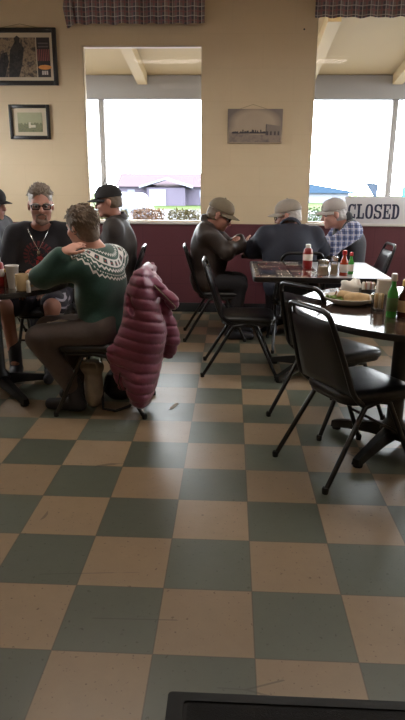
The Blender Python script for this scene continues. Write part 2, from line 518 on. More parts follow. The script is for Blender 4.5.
def thing(name, label, cat, loc=(0, 0, 0), rz=0.0, group=None):
    o = bpy.data.objects.new(name, None)
    o.empty_display_size = 0.1
    COL.objects.link(o)
    o.location = loc; o.rotation_euler = (0, 0, rz)
    return tag(o, label, cat, group)

def struct(o):
    o['kind'] = 'structure'
    return o

def dup(root, loc, rz, label, group=None):
    r = root.copy(); COL.objects.link(r)
    r.location = loc; r.rotation_euler = (0, 0, rz)
    r['label'] = label
    if group: r['group'] = group
    for ch in list(root.children):
        c = ch.copy(); COL.objects.link(c); c.parent = r
        for g in list(ch.children):
            d = g.copy(); COL.objects.link(d); d.parent = c
    return r

def fillet(pts, rad, n=5):
    pts = [Vector(p) for p in pts]
    out = [pts[0]]
    for i in range(1, len(pts) - 1):
        a = pts[i - 1] - pts[i]; b = pts[i + 1] - pts[i]
        d = min(rad, a.length * 0.49, b.length * 0.49)
        p0 = pts[i] + a.normalized() * d; p1 = pts[i] + b.normalized() * d
        for k in range(n + 1):
            t = k / n
            out.append((1 - t) ** 2 * p0 + 2 * t * (1 - t) * pts[i] + t * t * p1)
    out.append(pts[-1])
    return out

def round_outline(pts, rad, n=5):
    """closed 2-D outline with rounded corners"""
    N = len(pts); out = []
    for i in range(N):
        p = Vector((*pts[i], 0)); a = Vector((*pts[i - 1], 0)) - p; b = Vector((*pts[(i + 1) % N], 0)) - p
        d = min(rad, a.length * 0.49, b.length * 0.49)
        p0 = p + a.normalized() * d; p1 = p + b.normalized() * d
        for k in range(n + 1):
            t = k / n
            q = (1 - t) ** 2 * p0 + 2 * t * (1 - t) * p + t * t * p1
            out.append((q.x, q.y))
    return out

# ------------------------------------------------------------------ implicit modelling (bodies, clothes, soft things)
def smin(a, b, k):
    if k <= 0: return np.minimum(a, b)
    h = np.clip(0.5 + 0.5 * (b - a) / k, 0, 1)
    return b * (1 - h) + a * h - k * h * (1 - h)

class Field:
    def __init__(s, lo, hi, h):
        s.h = h; s.lo = np.array(lo, np.float32)
        s.n = np.ceil((np.array(hi) - np.array(lo)) / h).astype(int) + 1
        s.d = np.full(s.n, 0.12, np.float32)
    def box(s, lo, hi, pad):
        a = np.maximum(np.floor((np.array(lo) - pad - s.lo) / s.h).astype(int), 0)
        b = np.minimum(np.ceil((np.array(hi) + pad - s.lo) / s.h).astype(int) + 1, s.n)
        if np.any(b <= a): return None, None
        sl = tuple(slice(int(i), int(j)) for i, j in zip(a, b))
        g = np.meshgrid(*[s.lo[q] + s.h * np.arange(a[q], b[q], dtype=np.float32) for q in range(3)], indexing='ij', sparse=True)
        return sl, g
    def apply(s, lo, hi, fn, k, op):
        sl, g = s.box(lo, hi, k + 4 * s.h)
        if sl is None: return s
        v = fn(*g).astype(np.float32)
        if op == 'add': s.d[sl] = smin(s.d[sl], v, k)
        elif op == 'sub': s.d[sl] = -smin(-s.d[sl], v, k)
        elif op == 'disp': s.d[sl] = s.d[sl] + v
        return s
    def cone(s, a, b, r1, r2, k=0.02, op='add'):
        a = np.array(a, float); b = np.array(b, float)
        ba = b - a; L = max(float(ba @ ba), 1e-12)
        R = max(r1, r2)
        def fn(x, y, z):
            px, py, pz = x - a[0], y - a[1], z - a[2]
            t = np.clip((px * ba[0] + py * ba[1] + pz * ba[2]) / L, 0, 1)
            return np.sqrt((px - t * ba[0]) ** 2 + (py - t * ba[1]) ** 2 + (pz - t * ba[2]) ** 2) - (r1 + (r2 - r1) * t)
        return s.apply(np.minimum(a, b) - R, np.maximum(a, b) + R, fn, k, op)
    def ell(s, c, r, B=None, k=0.02, op='add'):
        """ellipsoid, B = 3 axis vectors (rows)"""
        c = np.array(c, float); r = np.array(r, float)
        B = np.eye(3) if B is None else np.array(B, float)
        ext = np.sqrt(((B * r[:, None]) ** 2).sum(0))
        def fn(x, y, z):
            px, py, pz = x - c[0], y - c[1], z - c[2]
            k0 = 0; k1 = 0
            for i in range(3):
                q = B[i][0] * px + B[i][1] * py + B[i][2] * pz
                k0 = k0 + (q / r[i]) ** 2; k1 = k1 + (q / r[i] ** 2) ** 2
            k0 = np.sqrt(k0); k1 = np.sqrt(k1) + 1e-6
            return k0 * (k0 - 1) / k1
        return s.apply(c - ext, c + ext, fn, k, op)
    def cut(s, p, n, lo=None, hi=None, k=0.0):
        """remove everything on the +n side of plane through p (inside box lo..hi)"""
        p = np.array(p, float); n = np.array(n, float); n /= np.linalg.norm(n)
        lo = s.lo if lo is None else lo
        hi = s.lo + s.h * s.n if hi is None else hi
        sl, g = s.box(lo, hi, 0)
        if sl is None: return s
        v = (g[0] - p[0]) * n[0] + (g[1] - p[1]) * n[1] + (g[2] - p[2]) * n[2]
        s.d[sl] = np.maximum(s.d[sl], v)
        return s
    def wrinkle(s, amp, freq, seed=0, stretch=(1, 1, 1)):
        rs = np.random.RandomState(seed)
        g = np.meshgrid(*[s.lo[q] + s.h * np.arange(s.n[q], dtype=np.float32) for q in range(3)], indexing='ij', sparse=True)
        acc = np.zeros(tuple(s.n), np.float32)
        for i in range(6):
            w = rs.normal(size=3); w /= np.linalg.norm(w); w = w * np.array(stretch) * freq * (0.6 + 0.9 * rs.rand())
            acc += np.sin(w[0] * g[0] + w[1] * g[1] + w[2] * g[2] + rs.rand() * 6.28)
        s.d += (amp / 2.2) * acc.astype(np.float32)
        return s
    def mesh(s):
        d = s.d; neg = d < 0
        n = d.shape
        cor = [(i, j, k) for i in (0, 1) for j in (0, 1) for k in (0, 1)]
        cnt = np.zeros((n[0] - 1, n[1] - 1, n[2] - 1), np.int8)
        for (i, j, k) in cor:
            cnt += neg[i:n[0] - 1 + i, j:n[1] - 1 + j, k:n[2] - 1 + k]
        act = (cnt > 0) & (cnt < 8)
        idx = np.argwhere(act)
        if len(idx) == 0: return np.zeros((0, 3)), []
        vid = np.full(act.shape, -1, np.int32); vid[act] = np.arange(len(idx))
        cv = np.stack([d[idx[:, 0] + i, idx[:, 1] + j, idx[:, 2] + k] for (i, j, k) in cor], 1)
        ca = np.array(cor, float)
        P = np.zeros((len(idx), 3)); W = np.zeros(len(idx))
        for a in range(8):
            for b in range(a + 1, 8):
                if np.abs(ca[a] - ca[b]).sum() != 1: continue
                va, vb = cv[:, a], cv[:, b]
                x = (va < 0) != (vb < 0)
                t = np.where(x, va / np.where(x, va - vb, 1), 0)
                P += np.where(x[:, None], ca[a] + t[:, None] * (ca[b] - ca[a]), 0); W += x
        P = (idx + P / W[:, None]) * s.h + s.lo
        Q = []
        for ax in range(3):
            o1, o2 = [(1, 2), (2, 0), (0, 1)][ax]
            sl0 = [slice(None)] * 3; sl1 = [slice(None)] * 3
            sl0[ax] = slice(0, n[ax] - 1); sl1[ax] = slice(1, n[ax])
            x = neg[tuple(sl0)] != neg[tuple(sl1)]
            e = np.argwhere(x)
            ok = (e[:, o1] > 0) & (e[:, o2] > 0) & (e[:, o1] < n[o1] - 1) & (e[:, o2] < n[o2] - 1)
            e = e[ok]
            flip = neg[e[:, 0], e[:, 1], e[:, 2]]
            def g(d1, d2):
                q = e.copy(); q[:, o1] += d1; q[:, o2] += d2
                return vid[q[:, 0], q[:, 1], q[:, 2]]
            quad = np.stack([g(-1, -1), g(0, -1), g(0, 0), g(-1, 0)], 1)
            quad[~flip] = quad[~flip][:, ::-1]
            Q.append(quad)
        return P, np.concatenate(Q)
    def build(s, name, mat, parent=None, base=(0, 0, 0), mat_fn=None):
        P, Q = s.mesh()
        me = bpy.data.meshes.new(name)
        P = P - np.array(base)
        me.vertices.add(len(P)); me.vertices.foreach_set('co', P.astype(np.float32).ravel())
        me.loops.add(len(Q) * 4); me.loops.foreach_set('vertex_index', Q.astype(np.int32).ravel())
        me.polygons.add(len(Q)); me.polygons.foreach_set('loop_start', np.arange(0, len(Q) * 4, 4, dtype=np.int32))
        mats = mat if isinstance(mat, (list, tuple)) else [mat]
        for m in mats: me.materials.append(m)
        if mat_fn is not None and len(Q):
            c = P[Q].mean(1)
            me.polygons.foreach_set('material_index', mat_fn(c).astype(np.int32))
        me.polygons.foreach_set('use_smooth', np.ones(len(Q), bool))
        me.update(calc_edges=True); me.validate()
        return link(name, me, parent)

# ================================================================== SETTING
WY = 5.0          # inner face of the window wall
X0, X1, YB = -3.6, 3.6, -3.2
CZ = 3.15
def boxmesh(name, parts, mat, parent=None, bev=0.0):
    m = MB()
    for lo, hi in parts:
        m.box([(a + b) / 2 for a, b in zip(lo, hi)], [b - a for a, b in zip(lo, hi)], bev)
    return m.build(name, mat, parent, smooth=bev > 0)

struct(boxmesh('floor', [((X0 - .2, YB - .2, -.12), (X1 + .2, WY + .2, 0))], MAT['floor']))
struct(boxmesh('ceiling', [((X0 - .2, YB - .2, CZ), (X1 + .2, WY + .2, CZ + .15))], MAT['ceiling']))
# window openings (x0, x1, z0, z1)
W1 = (-1.600, -0.412, 0.955, 2.645)
W2 = (0.690, 2.35, 0.955, 2.95)
struct(boxmesh('wall_back', [
    ((X0, WY, 0), (W1[0], WY + .09, CZ)), ((W1[1], WY, 0), (W2[0], WY + .09, CZ)), ((W2[1], WY, 0), (X1, WY + .09, CZ)),
    ((W1[0], WY, 0), (W1[1], WY + .09, W1[2])), ((W1[0], WY, W1[3]), (W1[1], WY + .09, CZ)),
    ((W2[0], WY, 0), (W2[1], WY + .09, W2[2])), ((W2[0], WY, W2[3]), (W2[1], WY + .09, CZ))], MAT['wall']))
SW = (2.9, 4.2, 1.25, 2.45)      # added unseen side windows that brighten the room: y0, y1, z0, z1
def side_wall(name, xa, xb):
    y0, y1, z0, z1 = SW
    return struct(boxmesh(name, [((xa, YB, 0), (xb, y0, CZ)), ((xa, y1, 0), (xb, WY + .09, CZ)), ((xa, y0, 0), (xb, y1, z0)), ((xa, y0, z1), (xb, y1, CZ))], MAT['side_wall']))
side_wall('wall_left', X0 - .1, X0)
side_wall('wall_right', X1, X1 + .1)
struct(boxmesh('wall_front', [((X0 - .2, YB - .2, 0), (X1 + .2, YB, CZ))], MAT['side_wall']))
struct(boxmesh('baseboard_back', [((X0, WY - .015, 0), (X1, WY, .10))], MAT['rubber'], bev=0.004))

def window(name, w, ft=0.014):
    x0, x1, z0, z1 = w
    root = bpy.data.objects.new(name, None); COL.objects.link(root); root.location = ((x0 + x1) / 2, WY, z0)
    struct(root)
    b = root.location
    m = MB()
    y0, y1 = WY + .004, WY + .07
    for lo, hi in [((x0, y0, z0), (x0 + ft, y1, z1)), ((x1 - ft * .5, y0, z0), (x1, y1, z1)), ((x0, y0, z1 - ft), (x1, y1, z1)), ((x0, y0, z0), (x1, y1, z0 + .02))]:
        m.box([(p + q) / 2 for p, q in zip(lo, hi)], [q - p for p, q in zip(lo, hi)], 0.004)
    m.build('window_frame', MAT['trim'], root, b)
    m = MB()
    m.box(((x0 + x1) / 2, WY + .03, z0 - .005), (x1 - x0 + .02, .11, .025), 0.006)
    m.build('window_sill', MAT['sill'], root, b)
    m = MB()
    m.box(((x0 + x1) / 2, WY + .045, (z0 + z1) / 2), (x1 - x0 - ft, .006, z1 - z0 - ft))
    m.build('window_pane', MAT['pane'], root, b, smooth=False)
    return root
window('window_1', W1)
window('window_2', W2)
def side_window(name, x):  # out-of-view window added to let extra daylight onto the back wall
    y0, y1, z0, z1 = SW
    root = bpy.data.objects.new(name, None); COL.objects.link(root); root.location = (x, (y0 + y1) / 2, z0)
    struct(root); b = root.location
    m = MB()
    for lo, hi in [((y0, z0), (y0 + .04, z1)), ((y1 - .04, z0), (y1, z1)), ((y0, z1 - .04), (y1, z1)), ((y0, z0), (y1, z0 + .03)), (((y0 + y1) / 2 - .02, z0), ((y0 + y1) / 2 + .02, z1))]:
        m.box((x, (lo[0] + hi[0]) / 2, (lo[1] + hi[1]) / 2), (.06, hi[0] - lo[0], hi[1] - lo[1]), .004)
    m.build('window_frame', MAT['trim'], root, b)
    m = MB(); m.box((x, (y0 + y1) / 2, (z0 + z1) / 2), (.006, y1 - y0 - .06, z1 - z0 - .06)); m.build('window_pane', MAT['pane'], root, b, smooth=False)
side_window('added_window_3', X0 - .05)
side_window('added_window_4', X1 + .05)

# added ceiling light fixtures that brighten the room (all above the picture)
def diffuser_material():
    t = NT('added_lamp_diffuser')
    t.b.inputs['Base Color'].default_value = (0.9, 0.88, 0.82, 1)
    t.b.inputs['Emission Color'].default_value = (1.0, 0.84, 0.66, 1)
    t.b.inputs['Emission Strength'].default_value = 1.5
    return t.m
MAT['added_lamp_diffuser'] = diffuser_material()

# plaid valances
def valance(name, label, x0, x1, z0, z1, tail=None):
    root = thing(name, label, 'valance', (x0, WY - .05, z1))
    m = MB(); n = int((x1 - x0) / 0.012); rows = 8; vs = []
    for i in range(n + 1):
        for j in range(rows + 1):
            t = j / rows
            x = x0 + (x1 - x0) * i / n
            amp = 0.008 + 0.012 * t
            y = WY - .055 + amp * math.sin(i * 0.55 + 0.6 * math.sin(i * 0.07)) + 0.004 * math.sin(i * 0.23)
            z = z1 + (z0 - z1) * t + (0.004 * math.sin(i * 0.31) if j == rows else 0)
            vs.append((x, y, z))
    for off in (0, 0.004):
        m.add([(p[0], p[1] + off, p[2]) for p in vs], [(i * (rows + 1) + j, (i + 1) * (rows + 1) + j, (i + 1) * (rows + 1) + j + 1, i * (rows + 1) + j + 1) for i in range(n) for j in range(rows)])
    b = root.location
    m.build('curtain', MAT['valance'], root, b)
    m = MB(); m.tube([(x0 - .03, WY - .055, z1 - .02), (x1 + .03, WY - .055, z1 - .02)], 0.012)
    m.build('rod', MAT['trim'], root, b)
    if tail:
        m = MB()
        for k in range(4):
            xx = tail + k * 0.019
            m.tube([(xx + .022, WY - .05 - .01 * (k % 2), z1), (xx + .012 * math.sin(k), WY - .065, (z0 + z1) / 2), (xx + .03, WY - .06, z0 - .035 + .012 * k)], [0.012, 0.017, 0.013], 8)
        m.build('gathered_end', MAT['valance'], root, b)
    return root
valance('window_valance', 'plaid fabric valance with a gathered end above the left window', -1.70, -0.385, 2.822, 3.10, tail=-1.735)
valance('window_valance', 'plaid fabric valance above the right window with the closed sign', 0.66, 2.45, 2.868, 3.10)

# ------------------------------------------------------------------ outside
GZ = -1.2
struct(boxmesh('ground', [((-60, -20, GZ - .2), (80, 62, GZ))], MAT['asphalt']))
struct(boxmesh('lawn', [((-60, 62, GZ - .2), (80, 160, GZ))], MAT['lawn']))
struct(boxmesh('porch_slab', [((-6, 5.2, -.4), (7, 8.2, -.08))], MAT['asphalt']))
def slope_z(y): return 3.02 - 0.14 * (y - 5.2)
m = MB(); m.prism([(5.2, slope_z(5.2)), (7.45, slope_z(7.45)), (7.45, slope_z(7.45) + .06), (5.2, slope_z(5.2) + .06)], -6, 7, 'yz')
struct(m.build('porch_roof', MAT['porch_ceiling'], smooth=False))
for x in (-2.75, -1.31, 0.885, 2.04, 3.4):
    m = MB(); m.prism([(5.2, slope_z(5.2)), (7.18, slope_z(7.18)), (7.18, slope_z(7.18) - .13), (5.2, slope_z(5.2) - .13)], x - .065, x + .065, 'yz')
    struct(m.build('porch_beam', MAT['porch_beam'], smooth=False))
struct(boxmesh('porch_header', [((-6, 7.2, 2.44), (7, 7.34, 2.73))], MAT['porch_grey']))
for x, lab in ((-1.89, 'slim grey porch post seen through the left window'), (2.06, 'slim grey porch post seen above the closed sign')):
    m = MB(); m.box((x, 7.27, (2.46 - .08) / 2 ), (.075, .075, 2.54), 0.008)
    p = m.build('porch_post', MAT['porch_grey'])
    tag(p, lab, 'post', None)

# long low barn across the lawn
def barn():
    root = thing('barn', 'long low barn with a brown roof across the lawn, seen through left window', 'building', (-7.5, 75, GZ))
    b = root.location
    y0 = 75
    m = MB(); m.box((-7.6, y0 + 4, GZ + 1.15), (13.0, 8, 2.3)); m.build('wall', MAT['barn_wall'], root, b, smooth=False)
    m = MB()
    m.prism([(y0 - .5, GZ + 2.2), (y0 + 4, GZ + 3.8), (y0 + 8.5, GZ + 2.2)], -14.4, -0.6, 'yz')
    m.build('roof', MAT['barn_roof'], root, b, smooth=False)
    m = MB(); m.box((-8.0, y0 - .9, GZ + 1.05), (4.6, 2.0, 2.1)); m.build('porch_wall', MAT['barn_wall'], root, b, smooth=False)
    m = MB(); m.prism([(-11.2, GZ + 2.05), (-8.0, GZ + 3.0), (-4.8, GZ + 2.05), (-4.8, GZ + 2.3), (-8.0, GZ + 3.25), (-11.2, GZ + 2.3)], y0 - 2.3, y0 + .2, 'xz')
    m.build('porch_roof', MAT['barn_white'], root, b, smooth=False)
    m = MB(); m.box((-9.0, y0 - 1.95, GZ + .95), (2.0, .1, 1.9)); m.build('door', MAT['barn_white'], root, b, smooth=False)
    for x in (-12.5, -3.6, -2.2):
        m = MB(); m.box((x, y0 - .05, GZ + 1.4), (.9, .12, .9)); m.build('window', MAT['barn_white'], root, b, smooth=False)
barn()
def blue_shed():
    root = thing('warehouse', 'distant pale blue warehouse beyond the lot, seen through right window', 'building', (11, 90, GZ))
    b = root.location
    m = MB(); m.box((11, 94, GZ + .75), (12, 8, 1.5)); m.build('wall', MAT['barn_white'], root, b, smooth=False)
    m = MB(); m.prism([(4, GZ + 1.4), (11, GZ + 2.7), (19, GZ + 1.4)], 89.5, 98.5, 'xz'); m.build('roof', MAT['barn_blue'], root, b, smooth=False)
blue_shed()
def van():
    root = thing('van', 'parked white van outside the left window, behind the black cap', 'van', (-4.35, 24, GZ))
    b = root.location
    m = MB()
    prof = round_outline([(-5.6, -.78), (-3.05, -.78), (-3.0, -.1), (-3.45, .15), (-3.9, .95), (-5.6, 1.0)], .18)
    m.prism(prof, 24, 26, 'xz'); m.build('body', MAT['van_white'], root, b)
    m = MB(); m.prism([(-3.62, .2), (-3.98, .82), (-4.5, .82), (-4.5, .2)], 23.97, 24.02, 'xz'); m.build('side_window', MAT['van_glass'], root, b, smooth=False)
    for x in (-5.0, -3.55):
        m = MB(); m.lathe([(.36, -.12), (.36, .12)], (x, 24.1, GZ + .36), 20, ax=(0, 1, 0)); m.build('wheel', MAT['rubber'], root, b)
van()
# low planting just outside the glass
def shrub(x, y, w, h, mat, label, seed):
    rs = random.Random(seed)
    root = thing('low_shrub', label, 'shrub', (x, y, -.08), 0, 'low plants outside the windows')
    m = MB()
    for k in range(9):
        m.tube([(x + rs.uniform(-.05, .05), y, -.08), (x + rs.uniform(-w * .3, w * .3), y + rs.uniform(-.08, .08), h * .55), (x + rs.uniform(-w * .45, w * .45), y + rs.uniform(-.1, .1), h * .85)], [.009, .006, .003], 5)
    m.build('stems', MAT['twig'], root, root.location)
    m = MB()
    for k in range(1300):
        px = x + rs.uniform(-w / 2 + .03, w / 2 - .03); py = y + rs.uniform(-.16, .16)
        pz = h * (0.70 + 0.30 * rs.random() ** .8) * (1 - .05 * abs(px - x) / w) + rs.uniform(-.02, .02)
        s = rs.uniform(.012, .026)
        d = Vector((rs.uniform(-1, 1), rs.uniform(-1, 1), rs.uniform(-.3, 1))).normalized(); e = d.orthogonal().normalized()
        c = Vector((px, py, pz))
        m.add([c - d * s, c + e * s * .5, c + d * s, c - e * s * .5], [(0, 1, 2, 3)])
    m.build('foliage', mat, root, root.location)
for i, (x, w, h, mt, lab) in enumerate([
        (-1.66, .46, 1.03, 'leaf_olive', 'olive green low shrub outside the glass at the left end of left window'),
        (-1.19, .47, 1.035, 'leaf_rust', 'rusty brown low shrub outside left window, right of the black cap'),
        (-0.715, .47, 1.03, 'leaf_olive', 'olive green low shrub outside the middle right of left window'),
        (-0.25, .45, 1.035, 'leaf_rust', 'rusty brown low shrub outside the right end of left window'),
        (0.98, .6, 1.06, 'leaf_green', 'green low shrub outside right window, left of the closed sign'),
        (1.62, .6, .97, 'leaf_olive', 'olive low shrub outside right window, behind the closed sign')]):
    shrub(x, 6.6, w, h, MAT[mt], lab, 40 + i)
# bare twigs of a young tree
m = MB()
T0 = Vector((-1.90, 6.9, -.08))
m.tube([T0, (-1.88, 6.9, .6), (-1.87, 6.9, 1.2), (-1.90, 6.9, 1.34)], [.018, .015, .011, .007], 6)
for a, b in (((-1.87, 6.9, 1.2), (-1.95, 6.88, 1.40)), ((-1.95, 6.88, 1.40), (-2.07, 6.88, 1.43)), ((-1.95, 6.88, 1.40), (-1.97, 6.88, 1.50)), ((-1.87, 6.9, 1.25), (-1.80, 6.92, 1.42)), ((-1.88, 6.9, .9), (-2.0, 6.9, 1.15)), ((-1.90, 6.88, 1.34), (-1.93, 6.88, 1.47))):
    m.tube([a, b], [.009, .005], 5)
tag(m.build('bare_sapling', MAT['twig']), 'bare twigs of a sapling outside the left edge of left window', 'plant')
m = MB(); m.prism([(1.90, 1.375), (2.085, 1.36), (2.07, 1.13)], 7.96, 7.965, 'xz')
m.tube([(1.3, 7.96, 1.40), (1.9, 7.96, 1.375), (2.09, 7.96, 1.36), (2.8, 7.96, 1.37)], .004, 5)
tag(m.build('pennant_flag', MAT['pennant']), 'small blue triangular pennant hanging outside above the closed sign', 'flag')
m = MB(); m.box((2.98, 9, .95), (.5, .02, .72), .004)
m.tube([(2.76, 9.03, -1.2), (2.76, 9.03, 1.34)], .02); m.tube([(3.2, 9.03, -1.2), (3.2, 9.03, 1.34)], .02)
tag(m.build('banner', MAT['turquoise']), 'turquoise banner outside at the far right edge of the right window', 'banner')

# ================================================================== WALL THINGS
def flat_print(root, name, x0, x1, z0, z1, y, mat, b):
    m = MB(); m.box(((x0 + x1) / 2, y, (z0 + z1) / 2), (x1 - x0, .003, z1 - z0)); return m.build(name, mat, root, b, smooth=False)

def blotch_material(name, cols, scale, detail=4, stretch=(1, 1, 1)):
    t = NT(name); o = t.obj()
    mp = t.n('ShaderNodeMapping'); mp.inputs['Scale'].default_value = stretch; t.l(o, mp.inputs[0])
    f = t.noise(mp.outputs[0], scale, detail, 0.65)
    n = len(cols)
    t.l(t.ramp(f, [(0.28 + 0.44 * i / (n - 1), c) for i, c in enumerate(cols)]), t.b.inputs['Base Color'])
    t.b.inputs['Roughness'].default_value = 0.35
    return t.m

def frame_bars(x0, x1, z0, z1, y0, y1, w):
    m = MB()
    for lo, hi in [((x0, y0, z0), (x0 + w, y1, z1)), ((x1 - w, y0, z0), (x1, y1, z1)), ((x0 + w, y0, z1 - w), (x1 - w, y1, z1)), ((x0 + w, y0, z0), (x1 - w, y1, z0 + w))]:
        m.box([(p + q) / 2 for p, q in zip(lo, hi)], [q - p for p, q in zip(lo, hi)], 0.004)
    return m

def poster():
    x0, x1, z0, z1 = -2.74, -1.845, 2.283, 2.80
    root = thing('framed_poster', 'large black framed poster with photo and dark caption panel, upper left', 'picture', ((x0 + x1) / 2, WY, z0))
    b = root.location
    frame_bars(x0, x1, z0, z1, WY - .028, WY - .002, .042).build('frame', MAT['frame_black'], root, b)
    flat_print(root, 'mat_board', x0 + .03, x1 - .03, z0 + .03, z1 - .03, WY - .008, MAT['mat_cream'], b)
    ph = flat_print(root, 'photo_print', x0 + .075, -2.055, z0 + .075, z1 - .085, WY - .012, blotch_material('poster_photo', [srgb(38, 34, 36), srgb(84, 72, 62), srgb(158, 136, 110), srgb(60, 52, 52), srgb(168, 150, 128)], 14, 6), b)
    m = MB()
    m.prism([(-2.34, .50), (-2.24, .50), (-2.20, .62), (-2.17, .80), (-2.215, .86), (-2.205, .90), (-2.235, .925), (-2.265, .90), (-2.26, .86), (-2.31, .78), (-2.33, .62)], WY - .015, WY - .0135, 'xz')
    m.prism([(-2.47, .50), (-2.38, .50), (-2.33, .66), (-2.345, .76), (-2.40, .74), (-2.44, .62)], WY - .015, WY - .0135, 'xz')
    m.xform(lambda p: Vector((p.x, p.y, z0 + .075 + (p.z - .50) * .88)))
    m.build('dark_figures', blotch_material('poster_dark_ink', [srgb(26, 25, 28), srgb(66, 60, 58), srgb(30, 30, 34), srgb(92, 84, 78)], 22, 5), ph, b)
    pan = flat_print(root, 'caption_panel', -2.045, -1.915, z0 + .075, z1 - .085, WY - .012, M('poster_panel_ink', srgb(50, 42, 44), .4, var=.2), b)
    m = MB()
    for k in range(7):
        m.box((-2.034 + k * .018, WY - .0145, z0 + .275), (.009, .002, .105))
    m.build('red_lettering', M('poster_red_ink', srgb(150, 84, 80), .5), pan, b, smooth=False)
    m = MB()
    for k in range(2): m.box((-1.98, WY - .0145, z0 + .35 + .03 * k), (.10, .002, .012))
    m.build('grey_lettering', M('poster_grey_ink', srgb(100, 92, 92), .5), pan, b, smooth=False)
    m = MB(); m.lathe([(.001, 0), (.06, 0), (.06, .002), (.001, .002)], (0, 0, 0), 28, ax=(0, -1, 0))
    m.xform(lambda p: Vector((-1.972 + p.x * 1.1, WY - .0135 + p.y, z0 + .165 + p.z * .36)))
    m.build('orange_oval', M('poster_orange_ink', srgb(226, 150, 80), .5), pan, b)
    m = MB()
    for k in range(3): m.box((-1.995 + k * .022, WY - .0145, z0 + .115), (.016, .002, .036))
    m.build('white_lettering', M('poster_white_ink', srgb(206, 196, 190), .5), pan, b, smooth=False)
    m = MB(); m.tube([(-2.40, WY - .01, 2.80), (-2.2, WY - .008, 2.835), (-2.02, WY - .01, 2.80)], .003, 5); m.build('hanging_wire', MAT['wire'], root, b)
poster()
def small_frame():
    x0, x1, z0, z1 = -2.372, -1.955, 1.775, 2.105
    root = thing('framed_print', 'small black framed landscape print below the large poster', 'picture', ((x0 + x1) / 2, WY, z0))
    b = root.location
    frame_bars(x0, x1, z0, z1, WY - .026, WY - .002, .034).build('frame', MAT['frame_black'], root, b)
    flat_print(root, 'mat_board', x0 + .025, x1 - .025, z0 + .025, z1 - .025, WY - .008, MAT['mat_cream'], b)
    pr = flat_print(root, 'landscape_print', x0 + .085, x1 - .08, z0 + .07, z1 - .075, WY - .012, M('print_sky_ink', srgb(166, 162, 128), .5, var=.1, vscale=20), b)
    m = MB()
    rs = random.Random(3); top = [(x0 + .085 + (x1 - x0 - .165) * k / 24, z0 + .145 + rs.uniform(-.006, .022)) for k in range(25)]
    m.prism([(x0 + .085, z0 + .07)] + [(x1 - .08, z0 + .07)] + top[::-1], WY - .0150, WY - .0135, 'xz')
    m.build('fields', blotch_material('print_field_ink', [srgb(84, 92, 72), srgb(132, 130, 96), srgb(96, 104, 88)], 26, 4, (1, 1, 2)), pr, b, smooth=False)
    m = MB(); m.box((-2.165, WY - .0155, z0 + .135), (.022, .002, .055)); m.box((-2.13, WY - .0155, z0 + .125), (.05, .002, .025))
    m.build('white_house', M('print_white_ink', srgb(206, 196, 172), .5), pr, b, smooth=False)
small_frame()
def canvas():
    x0, x1, z0, z1 = -0.150, 0.398, 1.742, 2.068
    root = thing('canvas_print', 'unframed sepia photo canvas hung between the two windows', 'picture', ((x0 + x1) / 2, WY, z0))
    b = root.location
    m = MB(); m.box(((x0 + x1) / 2, WY - .012, (z0 + z1) / 2), (x1 - x0, .022, z1 - z0), .003)
    t = NT('sepia_photo_ink'); o = t.obj(); f = t.noise(o, 5, 4)
    x, y, z = t.xyz(o)
    dx = t.math('DIVIDE', x, .274); dz = t.math('DIVIDE', t.math('SUBTRACT', z, .19), .163)
    rad = t.math('ADD', t.math('MULTIPLY', dx, dx), t.math('MULTIPLY', dz, t.math('ABSOLUTE', dz)))
    c = t.mix(f, srgb(168, 148, 128), srgb(186, 166, 142))
    c = t.mix(t.ramp(rad, [(.45, (0, 0, 0, 1)), (1.0, (.75, .75, .75, 1))]), c, srgb(84, 74, 78))     # the print's own dark corners
    t.l(c, t.b.inputs['Base Color']); t.b.inputs['Roughness'].default_value = .5
    cv = m.build('canvas', t.m, root, b)
    m = MB(); m.prism([(x0 + .012, z0 + .012), (x1 - .012, z0 + .012), (x1 - .012, z0 + .10), (x0 + .30, z0 + .085), (x0 + .12, z0 + .095), (x0 + .012, z0 + .11)], WY - .0255, WY - .0235, 'xz')
    m.build('street', blotch_material('sepia_ground_ink', [srgb(120, 106, 100), srgb(150, 132, 118), srgb(104, 92, 90)], 12), cv, b, smooth=False)
    m = MB(); rs = random.Random(5)
    for k in range(34):
        xx = x0 + .05 + k * .0105; hh = rs.uniform(.012, .04) if 9 < k < 30 else rs.uniform(.006, .022)
        m.box((xx, WY - .0268, z0 + .10 + hh / 2 - .006), (.012, .002, hh))
    m.build('crowd_and_wagons', M('sepia_dark_ink', srgb(66, 58, 62), .5, var=.3), cv, b, smooth=False)
    m = MB(); m.prism([(.235, z0 + .08), (.385, z0 + .075), (.385, z0 + .165), (.33, z0 + .172), (.235, z0 + .185)], WY - .0275, WY - .0256, 'xz')
    m.build('building', M('sepia_building_ink', srgb(132, 118, 108), .5, var=.1), cv, b, smooth=False)
    ink = M('sepia_doorway_ink', srgb(74, 64, 66), .5)
    for xx in (.25, .285, .325, .36):
        m = MB(); m.box((xx, WY - .0285, z0 + .098), (.016, .002, .036)); m.build('doorway', ink, cv, b, smooth=False)
    m = MB(); m.box((.236, WY - .0285, z0 + .13), (.008, .002, .10)); m.build('building_corner', ink, cv, b, smooth=False)
    m = MB(); m.tube([(-.03, WY - .006, z1), (.10, WY - .004, z1 + .042), (.24, WY - .006, z1)], .0022, 5); m.build('hanging_wire', MAT['wire'], root, b)
canvas()
m = MB(); m.lathe([(.004, 0), (.004, .02), (.009, .021), (.008, .026)], (.568, WY, 2.776), 10, ax=(0, -1, 0))
tag(m.build('nail', MAT['dark_plastic']), 'dark nail high on the beige wall right of the canvas print', 'nail')

